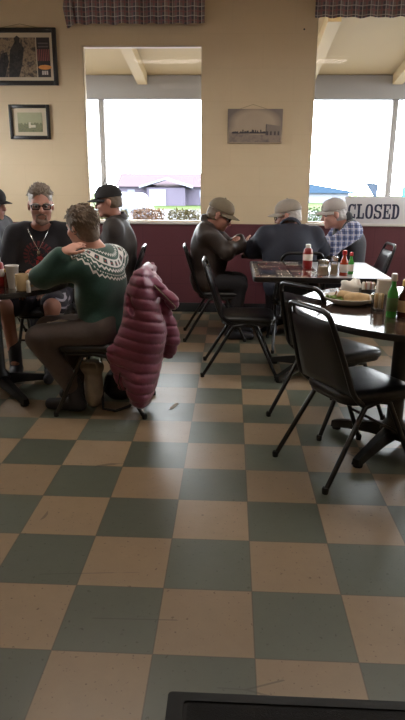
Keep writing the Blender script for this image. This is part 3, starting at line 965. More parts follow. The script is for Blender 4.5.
# CLOSED sign: slab-serif letters
def closed_sign():
    x0, x1, z0, z1 = 1.072, 1.735, .957, 1.232
    y = WY - .012
    root = thing('closed_sign', 'white CLOSED sign board standing on the right window sill', 'sign', ((x0 + x1) / 2, y, z0))
    b = root.location
    m = MB(); m.box(((x0 + x1) / 2, y, (z0 + z1) / 2), (x1 - x0, .008, z1 - z0), .002); m.build('board', MAT['sign_white'], root, b)
    H = .148; LW = .078; T = .023; S = .016; Z0 = 1.012
    yf0, yf1 = y - .0065, y - .0038
    def rect(m, xa, xb, za, zb): m.box(((xa + xb) / 2, (yf0 + yf1) / 2, (za + zb) / 2), (xb - xa, yf1 - yf0, zb - za))
    def band(m, outer, inner):
        n = len(outer)
        for i in range(n - 1):
            m.prism([outer[i], outer[i + 1], inner[i + 1], inner[i]], yf0, yf1, 'xz')
    def arc(cx, cz, rx, rz, a0, a1, n=24):
        return [(cx + rx * math.cos(math.radians(a0 + (a1 - a0) * k / n)), cz + rz * math.sin(math.radians(a0 + (a1 - a0) * k / n))) for k in range(n + 1)]
    def sup(cx, cz, rx, rz, a0, a1, n=30, e=.75):
        o = []
        for k in range(n + 1):
            a = math.radians(a0 + (a1 - a0) * k / n); c, s_ = math.cos(a), math.sin(a)
            o.append((cx + rx * math.copysign(abs(c) ** e, c), cz + rz * math.copysign(abs(s_) ** e, s_)))
        return o
    xs = 1.108; gap = .0115
    for i, ch in enumerate('CLOSED'):
        m = MB(); xa = xs + i * (LW + gap); xb = xa + LW; cx = (xa + xb) / 2; cz = Z0 + H / 2; zt = Z0 + H
        if ch == 'O':
            band(m, sup(cx, cz, LW / 2, H / 2, 0, 360, 40), sup(cx, cz, LW / 2 - T, H / 2 - S, 0, 360, 40))
        elif ch == 'C':
            band(m, sup(cx, cz, LW / 2, H / 2, 48, 312, 36), sup(cx, cz, LW / 2 - T, H / 2 - S, 48, 312, 36))
            rect(m, xb - .014, xb, zt - .055, zt); rect(m, xb - .014, xb, Z0 + .004, Z0 + .048)
        elif ch == 'L':
            rect(m, xa + .012, xa + .012 + T, Z0, zt); rect(m, xa, xa + .05, zt - S, zt); rect(m, xa, xb, Z0, Z0 + S); rect(m, xb - .014, xb, Z0, Z0 + .058)
        elif ch == 'E':
            rect(m, xa + .010, xa + .010 + T, Z0, zt); rect(m, xa, xb, zt - S, zt); rect(m, xa, xb, Z0, Z0 + S)
            rect(m, xb - .014, xb, zt - .05, zt); rect(m, xb - .014, xb, Z0, Z0 + .05)
            rect(m, xa + .02, xa + .056, cz - .007, cz + .007); rect(m, xa + .046, xa + .057, cz - .024, cz + .024)
        elif ch == 'D':
            rect(m, xa + .010, xa + .010 + T, Z0, zt); rect(m, xa, xa + .04, zt - S, zt); rect(m, xa, xa + .04, Z0, Z0 + S)
            band(m, sup(xa + .034, cz, LW - .034, H / 2, -90, 90, 30, .8), sup(xa + .034, cz, LW - .034 - T, H / 2 - S, -90, 90, 30, .8))
        elif ch == 'S':
            r = H / 4 + .004
            up_o = sup(cx, zt - r, LW / 2, r, 20, 270, 26, .85); up_i = sup(cx, zt - r, LW / 2 - T, r - S, 20, 270, 26, .85)
            lo_o = sup(cx, Z0 + r, LW / 2, r, 90, -160, 26, .85); lo_i = sup(cx, Z0 + r, LW / 2 - T, r - S, 90, -160, 26, .85)
            band(m, up_o, up_i); band(m, lo_o, lo_i)
            rect(m, xb - .014, xb, zt - .052, zt); rect(m, xa, xa + .014, Z0, Z0 + .052)
            m.prism([(cx - .014, cz + .014), (cx - .018, cz - .004), (cx + .014, cz - .014), (cx + .018, cz + .004)], yf0, yf1, 'xz')
        m.build('letter', MAT['sign_ink'], root, b, smooth=False)
closed_sign()

# floor mat at the bottom of the picture
m = MB()
ox0, ox1, oy0, oy1 = -.243, 1.25, -1.25, -.135
out = round_outline([(ox0, oy0), (ox1, oy0), (ox1, oy1), (ox0, oy1)], .012, 3)
rt = thing('floor_mat', 'black rubber edged floor mat at the bottom of the picture', 'mat', (.5, -.7, 0))
m.pad(out, [(1.0, 0), (1.0, .003), (.985, .008), (.94, .009), (.94, .004), (.0, .004)]); m.build('rubber_edge', MAT['rubber'], rt, rt.location)
m = MB(); m.pad([((p[0] - .5) * .925 + .5, (p[1] + .69) * .925 - .69) for p in out], [(1.0, .004), (1.0, .010), (.99, .011)]); m.build('carpet_top', M('black_mat_pile', srgb(19, 19, 21), .95, var=.4, vscale=200, bump=.6, bscale=300), rt, rt.location)
# a paper scrap on the floor
m = MB(); m.add([(-.46, 2.02, .002), (-.435, 2.015, .003), (-.405, 2.12, .006), (-.43, 2.13, .002), (-.43, 2.07, .010)], [(0, 1, 4), (1, 2, 4), (2, 3, 4), (3, 0, 4)])
tag(m.build('paper_scrap', MAT['paper']), 'small white paper scrap on the floor right of the plum jacket', 'scrap')
m = MB(); m.lathe([(.004, .0), (.009, .001), (.006, .005), (.001, .006)], (-1.34, 1.21, 0), 8)
tag(m.build('crumb', MAT['dark_plastic']), 'dark crumb on a green tile at the left edge of floor', 'crumb')

# ================================================================== TABLES
def pedestal(root, c, rot, h, b, arm=.40, col_r=.042):
    x, y = c
    m = MB(); m.lathe([(col_r * 1.7, .10), (col_r * 1.5, .13), (col_r, .16), (col_r, h - .05), (col_r * 1.5, h - .03), (col_r * 3, h - .015), (col_r * 3, h)], (x, y, 0), 20)
    m.build('column', MAT['black_cast'], root, b)
    for k in range(4):
        a = rot + k * PI / 2
        d = Vector((math.cos(a), math.sin(a), 0)); s = Vector((-d.y, d.x, 0)); o = Vector((x, y, 0))
        m = MB()
        secs = [(0.0, .032, .055, .14), (.12, .029, .05, .112), (arm * .7, .026, .032, .076), (arm - .03, .025, .016, .055), (arm, .022, .012, .046)]
        vs = []
        for (t, w, zb, zt) in secs:
            vs += [o + d * t - s * w + Vector((0, 0, zb)), o + d * t + s * w + Vector((0, 0, zb)), o + d * t + s * w * .7 + Vector((0, 0, zt)), o + d * t - s * w * .7 + Vector((0, 0, zt))]
        fs = [(3, 2, 1, 0)]
        for i in range(len(secs) - 1):
            for q in range(4):
                fs.append((i * 4 + q, i * 4 + (q + 1) % 4, (i + 1) * 4 + (q + 1) % 4, (i + 1) * 4 + q))
        n = len(secs) * 4; fs.append((n - 4, n - 3, n - 2, n - 1))
        m.add(vs, fs)
        leg = m.build('foot', MAT['black_cast'], root, b)
        m = MB(); e = o + d * (arm - .025); m.lathe([(.024, 0), (.026, .012), (.02, .022)], tuple(e), 14)
        m.build('glide', MAT['rubber'], leg, b)

def ellipse(cx, cy, a, b_, n=72, k=1.0):
    return [(cx + a * k * math.cos(2 * PI * i / n), cy + b_ * k * math.sin(2 * PI * i / n)) for i in range(n)]

def round_table(label, c, a, b_, ped, rot, top_mat, H=.75):
    root = thing('dining_table', label, 'table', (ped[0], ped[1], 0), 0, None)
    b = root.location
    m = MB(); m.pad(ellipse(c[0], c[1], a, b_), [(.97, H - .034), (1.0, H - .030), (1.0, H - .006), (.994, H - .001)])
    m.build('table_edge', MAT['dark_edge'], root, b)
    m = MB(); m.pad(ellipse(c[0], c[1], a - .004, b_ - .004), [(1.0, H - .003), (.998, H)])
    m.build('tabletop', top_mat, root, b)
    pedestal(root, ped, rot, H - .034, b, arm=.37)
    return root
LT = (-1.62, 2.22)
round_table('round dark table at left with mug and ketchup on it', LT, .50, .50, (-1.615, 2.27), PI / 4, MAT['table_black'])
RT = (.855, 1.60)
round_table('round glossy dark table at right with a plate of food', RT, .61, .66, (.790, 1.550), PI / 4 + .05, MAT['table_dark'])

def square_table(label, x0, x1, y0, y1, inlay, H=.752):
    root = thing('dining_table', label, 'table', ((x0 + x1) / 2, (y0 + y1) / 2, 0))
    b = root.location
    o = round_outline([(x0, y0), (x1, y0), (x1, y1), (x0, y1)], .03, 4)
    m = MB(); m.pad(o, [(.985, H - .036), (1.0, H - .032), (1.0, H - .006), (.996, H - .001)]); m.build('table_edge', MAT['dark_edge'], root, b)
    m = MB(); m.pad(o, [(.994, H - .003), (.992, H)]); m.build('tabletop', inlay, root, b)
    pedestal(root, ((x0 + x1) / 2, (y0 + y1) / 2), PI / 4, H - .036, b, arm=.36)
    return root
square_table('square table with advert printed top and condiments in the middle', .055, .95, 2.42, 3.26, MAT['table_grey'], .772)
square_table('square table by the wall where three capped men sit', -.0, .86, 3.86, 4.68, MAT['table_dark'])
square_table('square table by the left window, mostly behind the man in glasses', -1.98, -1.27, 3.48, 4.20, MAT['table_dark'])
# advert placemat on the square table
m = MB(); m.pad(round_outline([(.072, 2.435), (.50, 2.435), (.50, 3.24), (.072, 3.24)], .004, 1), [(1.0, .7723), (1.0, .7735)])
tag(m.build('placemat', MAT['adverts']), 'advert covered paper placemat on the left half of the square table', 'placemat')
m = MB(); m.pad(round_outline([(.72, 1.10), (1.16, 1.10), (1.16, 1.48), (.72, 1.48)], .004, 1), [(1.0, .7503), (1.0, .7515)])
tag(m.build('placemat', MAT['adverts_b']), 'colourful advert placemat on the round table at right edge under the bottles', 'placemat')

# ================================================================== CHAIRS
def make_chair(label, loc, rz):
    t = thing('dining_chair', label, 'chair', loc, rz, 'black banquet chairs')
    # seat pad, front (local +x) wider
    o = round_outline([(-.195, -.175), (.20, -.205), (.20, .205), (-.195, .175)], .09, 6)
    m = MB(); m.pad(o, [(.93, .395), (1.0, .400), (1.015, .414), (1.0, .427), (.95, .437), (.80, .445), (.45, .449), (.0, .450)])
    m.build('seat', MAT['vinyl'], t)
    m = MB(); m.tube([(p[0] * .92, p[1] * .92, .388) for p in o], .011, 8, closed=True); m.build('seat_frame', MAT['black_metal'], t)
    def back(w, f, s):      # point on the reclined back: f 0..1 up
        return Vector((-.185 - .135 * f, s * w, .425 + .40 * f))
    pts = [Vector((-.12, .185, .388)), back(.205, .05, 1), back(.185, .55, 1), back(.155, 1.0, 1), back(.155, 1.0, -1), back(.185, .55, -1), back(.205, .05, -1), Vector((-.12, -.185, .388))]
    m = MB(); m.tube(fillet(pts, .055, 6), .0125, 10); bf = m.build('back_frame', MAT['black_metal'], t)
    # back pad below an open hand slot
    m = MB(); vs = []; R = 12; Cn = 10
    for side in (-1, 1):
        for i in range(R + 1):
            f = .03 + .83 * i / R
            w = .198 + (.160 - .198) * (i / R)
            for j in range(Cn + 1):
                u = -1 + 2 * j / Cn
                edge = max(abs(u), abs(2 * i / R - 1))
                th = .019 * (1 - edge ** 6) ** .5 if edge < 1 else 0
                p = back(w * .985, f, u) + Vector((-.954 * th * side * -1, 0, -.293 * th * side * -1)) * -1
                vs.append(p)
    nn = (R + 1) * (Cn + 1)
    fs = []
    for s in (0, 1):
        for i in range(R):
            for j in range(Cn):
                a = s * nn + i * (Cn + 1) + j
                q = (a, a + 1, a + Cn + 2, a + Cn + 1)
                fs.append(q if s else q[::-1])
    m.add(vs, fs)
    bm = bmesh.new(); me = bpy.data.meshes.new('tmp'); me.from_pydata([tuple(v) for v in m.v], [], m.f); bm.from_mesh(me); bpy.data.meshes.remove(me)
    bmesh.ops.remove_doubles(bm, verts=bm.verts, dist=1e-5)
    m = MB(); m.bm(bm); m.build('backrest', MAT['vinyl'], t)
    for s in (-1, 1):
        m = MB(); m.tube([(.02, s * .172, .392), (-.10, s * .182, .37), (-.315, s * .212, .012)], .0125, 10); g = m.build('leg', MAT['black_metal'], t)
        m = MB(); m.lathe([(.014, 0), (.016, .02), (.0135, .03)], (-.317, s * .213, 0), 10); m.build('foot_cap', MAT['rubber'], g)
        m = MB(); m.tube([(-.06, s * .165, .392), (.05, s * .176, .37), (.215, s * .205, .012)], .0125, 10); g = m.build('leg', MAT['black_metal'], t)
        m = MB(); m.lathe([(.014, 0), (.016, .02), (.0135, .03)], (.217, s * .206, 0), 10); m.build('foot_cap', MAT['rubber'], g)
    m = MB(); m.tube([(.135, -.19, .20), (.135, .19, .20)], .008, 8); m.build('stretcher', MAT['black_metal'], t)
    return t
D = math.radians
chair0 = make_chair('empty black chair in the right foreground, nearest the viewer, at the round table', (.535, 1.345, 0), D(28))
CH = [((.535, 1.965, 0), D(37), 'empty black chair behind the nearest chair at the round right table'),
      ((.035, 2.90, 0), D(0), 'empty black chair seen edge on at the left of the square advert table'),
      ((-.185, 3.92, 0), D(4), 'black chair under the man in the olive cap and leather jacket'),
      ((.47, 3.68, 0), D(92), 'black chair under the broad man in navy jacket with back turned'),
      ((1.07, 4.24, 0), D(182), 'black chair under the man in plaid shirt and vest'),
      ((-1.165, 3.78, 0), D(183), 'black chair under the man in black cap by left window'),
      ((-.905, 2.065, 0), D(180), 'black chair with the plum puffer jacket hung on its back'),
      ((-1.50, 3.02, 0), D(-86), 'black chair under the man in glasses and dark T-shirt'),
      ]
for loc, rz, lab in CH:
    dup(chair0, loc, rz, lab, 'black banquet chairs')
# ================================================================== PEOPLE
def unit(v):
    v = np.array(v, float); return v / np.linalg.norm(v)

def head_basis(yaw, pitch, roll=0.0):
    y, p, r = D(yaw), D(pitch), D(roll)
    f = np.array([math.cos(y) * math.cos(p), math.sin(y) * math.cos(p), math.sin(p)])
    l = unit(np.cross([0, 0, 1], f)); u = np.cross(f, l)
    l2 = l * math.cos(r) + u * math.sin(r); u2 = np.cross(f, l2)
    return np.array([f, l2, u2])

def hand(F, w, d, pn, curl=0.6, side=1, s=1.0):
    """w wrist, d direction of the hand, pn palm normal (palm side), side +1: thumb on +(d x pn)"""
    d = unit(d); pn = unit(np.array(pn) - d * np.dot(pn, d)); a = np.cross(d, pn) * side
    w = np.array(w, float)
    kn = w + d * .085 * s
    F.ell(w + d * .048 * s, (.050 * s, .038 * s, .016 * s), np.array([d, a, pn]), k=.012)
    F.cone(w - d * .01, w + d * .02, .024 * s, .024 * s, k=.02)
    for i, (off, ln, rr) in enumerate([(.028, .068, .0085), (.009, .076, .0088), (-.010, .070, .0083), (-.028, .056, .0074)]):
        p = kn + a * off * s - d * (.008 * s if i in (0, 3) else 0) - d * (.008 * s if i == 3 else 0)
        dirn = unit(d + a * off * 1.6)
        ang = 0.0
        for seg, fr in enumerate((.45, .30, .25)):
            ang += curl * (.6 if seg == 0 else .8)
            q = p + (dirn * math.cos(ang) + pn * math.sin(ang)) * ln * fr * s
            F.cone(p, q, rr * s * (1 - .08 * seg), rr * s * (1 - .08 * (seg + 1)), k=.004)
            p = q
    p = w + d * .022 * s + a * .030 * s
    for ln, ad in ((.034, .9), (.030, .45), (.024, .25)):
        q = p + unit(d + a * ad + pn * .35 * curl) * ln * s
        F.cone(p, q, .0105 * s, .0095 * s, k=.006)
        p = q

class Person:
    def __init__(s, label, J, skin, sc=1.0, stout=1.0, hs=1.0):
        s.J = {k: np.array(v, float) for k, v in J.items() if k not in ('head_rot', 'f', 'hands')}
        s.HB = head_basis(*J['head_rot'])
        s.sc = sc; s.st = stout; s.hs = hs
        j = s.J
        s.root = thing('person', label, 'person', (j['pel'][0], j['pel'][1], 0), 0, 'people at the tables')
        s.base = np.array([j['pel'][0], j['pel'][1], 0.0])
        fa = D(J['f']); s.F = np.array([math.cos(fa), math.sin(fa), 0]); s.L = np.array([-s.F[1], s.F[0], 0])
        mid = (j['shL'] + j['shR']) / 2
        s.mid = mid
        s.up = unit(mid - j['pel'])
        sh = unit(j['shL'] - j['shR'])
        s.B = np.array([unit(np.cross(sh, s.up)), sh, s.up])
        s.fold = {k: (j['hip' + k] if ('hip' + k) in j else j['pel'] + s.L * (.09 if k == 'L' else -.09) - np.array([0, 0, .02])) for k in 'LR'}
        pts = np.array(list(j.values()))
        s.lo = pts.min(0) - .26; s.hi = pts.max(0) + .26; s.lo[2] = -.02
        s.skin = skin
        s.hands = J.get('hands', {})
    def head_pt(s, v):
        return s.J['head'] + (np.array(v) * s.hs) @ s.HB
    def torso(s, F, e, k=.05):
        j = s.J; st = s.st; p = j['pel']; u = s.up; B = s.B
        F.ell(p + u * .0, (.115 * st + e, .165 * st + e, .12 + e), B, k=k)
        F.ell(p + u * .15 + B[0] * .02 * st, (.115 * st + e, .150 * st + e, .15 + e), B, k=k)
        F.ell(p + (s.mid - p) * .68, (.112 * st + e, .165 * st + e, .17 + e), B, k=k)
        F.cone(j['shL'] - B[2] * .01, j['shR'] - B[2] * .01, .058 + e, .058 + e, k=k)
        nb = s.mid + u * .05
        F.cone(j['shL'] * .55 + s.mid * .45 + u * .035, j['shR'] * .55 + s.mid * .45 + u * .035, .035 + e, .035 + e, k=k)
    def arm(s, F, w, e, to=1.0, k=.025):
        j = s.J; a, b, c = j['sh' + w], j['el' + w], j['wr' + w]
        F.cone(a, b, .053 + e, .043 + e, k=k)
        if to > 0: F.cone(b, b + (c - b) * to, .044 + e, .044 + (.028 - .044) * to + e, k=k)
    def leg(s, F, w, e, to=1.0, k=.03):
        j = s.J; h, kn, an = s.fold[w], j['kn' + w], j['an' + w]
        F.cone(h, kn, .085 * (.5 + .5 * s.st) + e, .058 + e, k=k)
        if to > 0: F.cone(kn, kn + (an - kn) * to, .056 + e, .056 + (.038 - .056) * to + e, k=k)
    def body(s, h=.0065):
        j = s.J
        F = Field(s.lo, s.hi, h)
        s.torso(F, -.006)
        hp = s.head_pt; B = s.HB; q = s.hs
        nb = s.mid + s.up * .045
        F.cone(nb, hp((-.028, 0, -.075)), .060, .055, k=.035)
        for w in 'LR':
            s.arm(F, w, 0); s.leg(F, w, -.004)
            fd = s.F * .14
            hl = np.array([*j['an' + w][:2], .050]); F.cone(j['an' + w], hl, .034, .028, k=.02)
            F.cone(hl, np.array([*(j['an' + w] + fd)[:2], .034]), .028, .022, k=.015)
            d = j['wr' + w] - j['el' + w]; d = unit(d)
            hd = s.hands.get(w, {})
            hand(F, j['wr' + w], hd.get('d', d), hd.get('n', (0, 0, -1)), hd.get('curl', .5), hd.get('side', 1 if w == 'R' else -1), .95 * s.sc)
        E = lambda c, r, k=.012, op='add': F.ell(hp(c), np.array(r) * q, B, k=k * q, op=op)
        E((-.014, 0, .035), (.098, .077, .088), .01)
        wf = 1.0 + max(0, s.st - 1.0) * .9
        E((.028, 0, -.025), (.066, .061 * wf, .085), .02)
        E((.030, 0, -.075), (.056, .052 * wf, .040), .02)
        E((.072, 0, -.097), (.022, .026, .018), .015)
        for sd in (-1, 1):
            E((.058, sd * .036, -.030), (.030, .028, .026), .02)
            E((.087, sd * .032, .004), (.019, .019, .013), .010, 'sub')
            E((-.010, sd * .079, -.004), (.019, .010, .032), .008)
            F.cone(hp((.083, sd * .012, .024)), hp((.070, sd * .050, .022)), .0105 * q, .009 * q, k=.010)
        F.cone(hp((.088, 0, .014)), hp((.110, 0, -.028)), .009 * q, .0135 * q, k=.010)
        for sd in (-1, 1): F.cone(hp((.095, sd * .011, -.030)), hp((.098, sd * .011, -.030)), .010 * q, .008 * q, k=.006)
        F.cone(hp((.090, -.020, -.056)), hp((.090, .020, -.056)), .0075 * q, .0075 * q, k=.008)
        F.cone(hp((.088, -.018, -.067)), hp((.088, .018, -.067)), .0085 * q, .0085 * q, k=.008)
        F.cone(hp((.099, -.022, -.0615)), hp((.099, .022, -.0615)), .003 * q, .003 * q, k=.004, op='sub')
        o = F.build('body', s.skin, s.root, s.base)
        for sd in (-1, 1):
            c = hp((.073, sd * .032, .004))
            m = MB(); m.ball(c, .0145 * q, 12, 8); ey = m.build('eye', MAT['eye_white'], s.root, s.base)
            c2 = hp((.0815, sd * .032, .003)); m = MB(); m.ball(c2, .0075 * q, 10, 6); m.build('iris', MAT['iris'], ey, s.base)
            a, b2, c3 = hp((.091, sd * .014, .020)), hp((.091, sd * .032, .026)), hp((.078, sd * .052, .020))
            m = MB(); m.tube([a, b2, c3], [.004, .005, .003], 6); m.build('eyebrow', s.brow, s.root, s.base)
        return o
    brow = None
    # ---- clothes
    def garment(s, name, mat, e=.016, sleeve=1.0, hem=.0, wr=(.004, 40, 1), neck=.075, extra=None, skip_arms=False, h=.0065, post=None, mat_fn=None, arm_e=None):
        F = Field(s.lo, s.hi, h)
        s.torso(F, e)
        if not skip_arms:
            for w in 'LR':
                ae = e if arm_e is None else arm_e
                if sleeve <= .5:
                    a, b = s.J['sh' + w], s.J['el' + w]
                    F.cone(a, a + (b - a) * sleeve * 2, .056 + ae, .058 + ae, k=.03)
                else:
                    s.arm(F, w, ae, to=min(1.0, (sleeve - .5) * 2) * .94)
        if extra: extra(F)
        nb = s.mid + s.up * .045; hd = s.head_pt((-.028, 0, -.075)); d = unit(hd - nb)
        F.cone(nb + d * .062 + s.B[0] * .012, nb + d * .25, neck, neck + .05, k=.008, op='sub')
        cutz = s.J['pel'] - s.up * (.085 + hem)
        F.cut(cutz, -s.up, s.J['pel'] - np.array([.25, .25, .30]), s.J['pel'] + np.array([.25, .25, .0]))
        if wr[0]: F.wrinkle(*wr)
        if post: post(F)
        return F.build(name, mat, s.root, s.base, mat_fn)
    def trousers(s, name, mat, e=.012, to=1.0, wr=(.004, 38, 3), h=.0075, knee_flare=0.0, mats_fn=None):
        F = Field(s.lo, s.hi, h)
        F.ell(s.J['pel'], (.118 * s.st + e, .168 * s.st + e, .115 + e), s.B, k=.04)
        for w in 'LR':
            j = s.J; hh, kn, an = s.fold[w], j['kn' + w], j['an' + w]
            if to <= .5:
                F.cone(hh, hh + (kn - hh) * to * 2, .085 * (.5 + .5 * s.st) + e, .075 + e, k=.03)
            else:
                F.cone(hh, kn, .085 * (.5 + .5 * s.st) + e, .062 + e, k=.03)
                F.cone(kn, kn + (an - kn) * .9, .060 + e, .046 + e, k=.03)
        F.cut(s.J['pel'] + s.up * .10, s.up, s.J['pel'] - .3, s.J['pel'] + .3)
        if wr[0]: F.wrinkle(*wr)
        return F.build(name, mat, s.root, s.base, mats_fn)
    def shoes(s, mat, tall=.05, toe=None):
        for w in 'LR':
            an = s.J['an' + w]; f = s.F if toe is None else np.array(toe, float)
            F = Field(an - .3, an + .3, .0075)
            zf = 0.0
            heel = np.array([an[0], an[1], .045]) - f * .035
            tip = np.array([an[0], an[1], .035]) + f * .155
            F.cone(heel, tip, .043, .036, k=.02)
            F.cone(heel + f * .02, an + np.array([0, 0, tall]), .045, .048, k=.02)
            F.cut((0, 0, .004), (0, 0, -1))
            o = F.build('shoe', mat, s.root, s.base)
    def cap(s, mats, tilt=0.0, brim_len=.075, lift=0.0, brim_mat=None):
        hp = s.head_pt; B = s.HB; q = s.hs
        F = Field(s.J['head'] - .24, s.J['head'] + .24, .006)
        F.ell(hp((-.014, 0, .046 + lift)), np.array((.112, .089, .096)) * q, B, k=.0)
        F.ell(hp((.035, 0, .060 + lift)), np.array((.066, .070, .066)) * q, B, k=.03)
        n = B[2] * math.cos(tilt) - B[0] * math.sin(tilt)
        F.cut(hp((0, 0, .036 + lift)), -n)
        F.ell(hp((-.014, 0, .026 + lift)), np.array((.098, .076, .08)) * q, B, k=.003, op='sub')
        o = F.build('cap', mats, s.root, s.base)
        m = MB(); vs = []; N = 16; K = 5
        for i in range(N + 1):
            a = -1 + 2 * i / N
            th = a * 1.25
            for kx in range(K + 1):
                t = kx / K
                r = .100 + brim_len * t * (math.cos(a * PI / 2) ** .55 if abs(a) < 1 else 0)
                x = -.010 + r * math.cos(th) * (1.0); y = (.086 + .0 * t) * math.sin(th) * (1 + .04 * t)
                x = -.010 + .106 * math.cos(th) + brim_len * t * (max(0, math.cos(a * PI / 2)) ** .5)
                z = .040 + lift - .016 * t - .020 * (y / .086) ** 2
                vs.append((x, y, z))
        for dz in (0, .005):
            m.add([hp((v[0], v[1], v[2] + dz)) for v in vs], [(i * (K + 1) + c, (i + 1) * (K + 1) + c, (i + 1) * (K + 1) + c + 1, i * (K + 1) + c + 1) for i in range(N) for c in range(K)])
        rim = [hp((vs[i * (K + 1) + K][0], vs[i * (K + 1) + K][1], vs[i * (K + 1) + K][2] + .0025)) for i in range(N + 1)]
        m.tube(rim, .0035, 6)
        m.build('brim', brim_mat or mats, o, s.base)
        m = MB(); m.ball(hp((-.014, 0, .143 + lift)), .008, 8, 6); m.build('button', brim_mat or mats, o, s.base)
        return o
    def hair(s, mat, under_cap=False, long_=0.0, thick=.012, front=.06, bumpy=.004, top=.0, name='hair', opening=((.100, 0, -.045), (.075, .075, .115)), forehead=False):
        hp = s.head_pt; B = s.HB; q = s.hs
        F = Field(s.J['head'] - .25, s.J['head'] + .25, .006)
        F.ell(hp((-.018, 0, .036 + top)), np.array((.098 + thick, .077 + thick * .8, .088 + thick + top)) * q, B, k=.01)
        F.ell(hp((-.050, 0, -.02)), np.array((.065 + thick, .066 + thick * .6, .07 + thick)) * q, B, k=.02)
        if long_ > 0:
            F.ell(hp((-.055, 0, -.055)), np.array((.052 + thick, .060 + thick * .5, .05 + long_)) * q, B, k=.02)
        # face opening
        F.ell(hp(opening[0]), np.array(opening[1]) * q, B, k=.012, op='sub')
        if forehead: F.ell(hp((.098, 0, .030)), np.array((.050, .070, .044)) * q, B, k=.012, op='sub')
        F.cut(hp((front, 0, .0)), unit(B[0] - .9 * B[2]))
        for sd in (-1, 1): F.ell(hp((-.002, sd * .085, -.012)), np.array((.026, .02, .038)) * q, B, k=.006, op='sub')
        F.cut(hp((0, 0, (-.050 if under_cap else -.085) - long_)), -B[2])
        if under_cap: F.cut(hp((0, 0, .045)), B[2])
        if bumpy: F.wrinkle(bumpy, 190, 5)
        return F.build(name, mat, s.root, s.base)
    def tufts(s, mat, n, seed, flow, keep, length=.03, rad=.006, lift=.35, name='hair_tufts', r=(.108, .084, .100), c=(-.016, 0, .038)):
        rs = random.Random(seed); m = MB(); q = s.hs; k = 0
        while k < n:
            v = Vector((rs.gauss(0, 1), rs.gauss(0, 1), rs.gauss(0, 1))).normalized()
            p = Vector((c[0] + v.x * r[0], v.y * r[1], c[2] + v.z * r[2]))
            if not keep(p): continue
            k += 1
            nrm = Vector((v.x / r[0], v.y / r[1], v.z / r[2])).normalized()
            fl = Vector(flow(p)); fl = (fl - nrm * fl.dot(nrm))
            fl = fl.normalized() if fl.length > 1e-4 else nrm
            d = (fl + nrm * lift * rs.uniform(.3, 1.4) + Vector((rs.uniform(-.25, .25), rs.uniform(-.25, .25), rs.uniform(-.25, .25)))).normalized()
            L = length * rs.uniform(.7, 1.3)
            p0 = p - nrm * .008; p1 = p + d * L * .55 + nrm * .003; p2 = p + d * L
            m.tube([s.head_pt(p0), s.head_pt(p1), s.head_pt(p2)], [rad * q, rad * .8 * q, rad * .2 * q], 5)
        return m.build(name, mat, s.root, s.base)
    def collar(s, mat, r=.082, hgt=.05, name='collar', open_=.7):
        nb = s.mid + s.up * .06; hd = s.head_pt((-.028, 0, -.075)); d = unit(hd - nb)
        f = unit(s.B[0] - d * np.dot(s.B[0], d)); l = np.cross(d, f)
        m = MB(); N = 28; vs = []
        for i in range(N + 1):
            th = open_ + (2 * PI - 2 * open_) * i / N
            for (rr, z) in ((r, 0), (r * .98, hgt), (r * .98 + .008, hgt + .004), (r * 1.22, hgt * .25), (r * 1.12, -.012)):
                vs.append(nb + (f * math.cos(th) + l * math.sin(th)) * rr + d * z)
        m.add(vs, [(i * 5 + c, (i + 1) * 5 + c, (i + 1) * 5 + (c + 1) % 5, i * 5 + (c + 1) % 5) for i in range(N) for c in range(5)] + [(0, 1, 2, 3, 4), tuple(N * 5 + c for c in (4, 3, 2, 1, 0))])
        return m.build(name, mat, s.root, s.base)
    def glasses(s, mat, lens=True):
        hp = s.head_pt
        m = MB()
        for sd in (-1, 1):
            o = [hp((.103 - .006 * abs(p[0]) / .04, sd * (.036) + p[0], p[1] + .002)) for p in round_outline([(-.024, -.015), (.024, -.015), (.026, .015), (-.026, .015)], .008, 3)]
            m.tube(o, .0036, 6, closed=True)
            m.tube([hp((.096, sd * .064, .010)), hp((.06, sd * .075, .012)), hp((-.012, sd * .083, .010)), hp((-.028, sd * .083, -.012))], .0028, 6)
        m.tube([hp((.104, -.009, .008)), hp((.107, 0, .011)), hp((.104, .009, .008))], .003, 6)
        g = m.build('glasses', mat, s.root, s.base)
        if lens:
            for sd in (-1, 1):
                m = MB(); pts = [hp((.1025, sd * .036 + p[0], p[1] + .002)) for p in round_outline([(-.026, -.016), (.026, -.016), (.028, .016), (-.028, .016)], .009, 3)]
                m.add(pts, [tuple(range(len(pts)))]); m.build('lens', MAT['lens'], g, s.base)
        return g

def P3(a, *b): return np.array((a, *b), float)

def sides(mid, f, half, dz=0.0):
    fa = D(f); l = np.array([-math.sin(fa), math.cos(fa), 0]); m = np.array(mid, float)
    return m + l * half + np.array([0, 0, dz]), m - l * half - np.array([0, 0, dz])

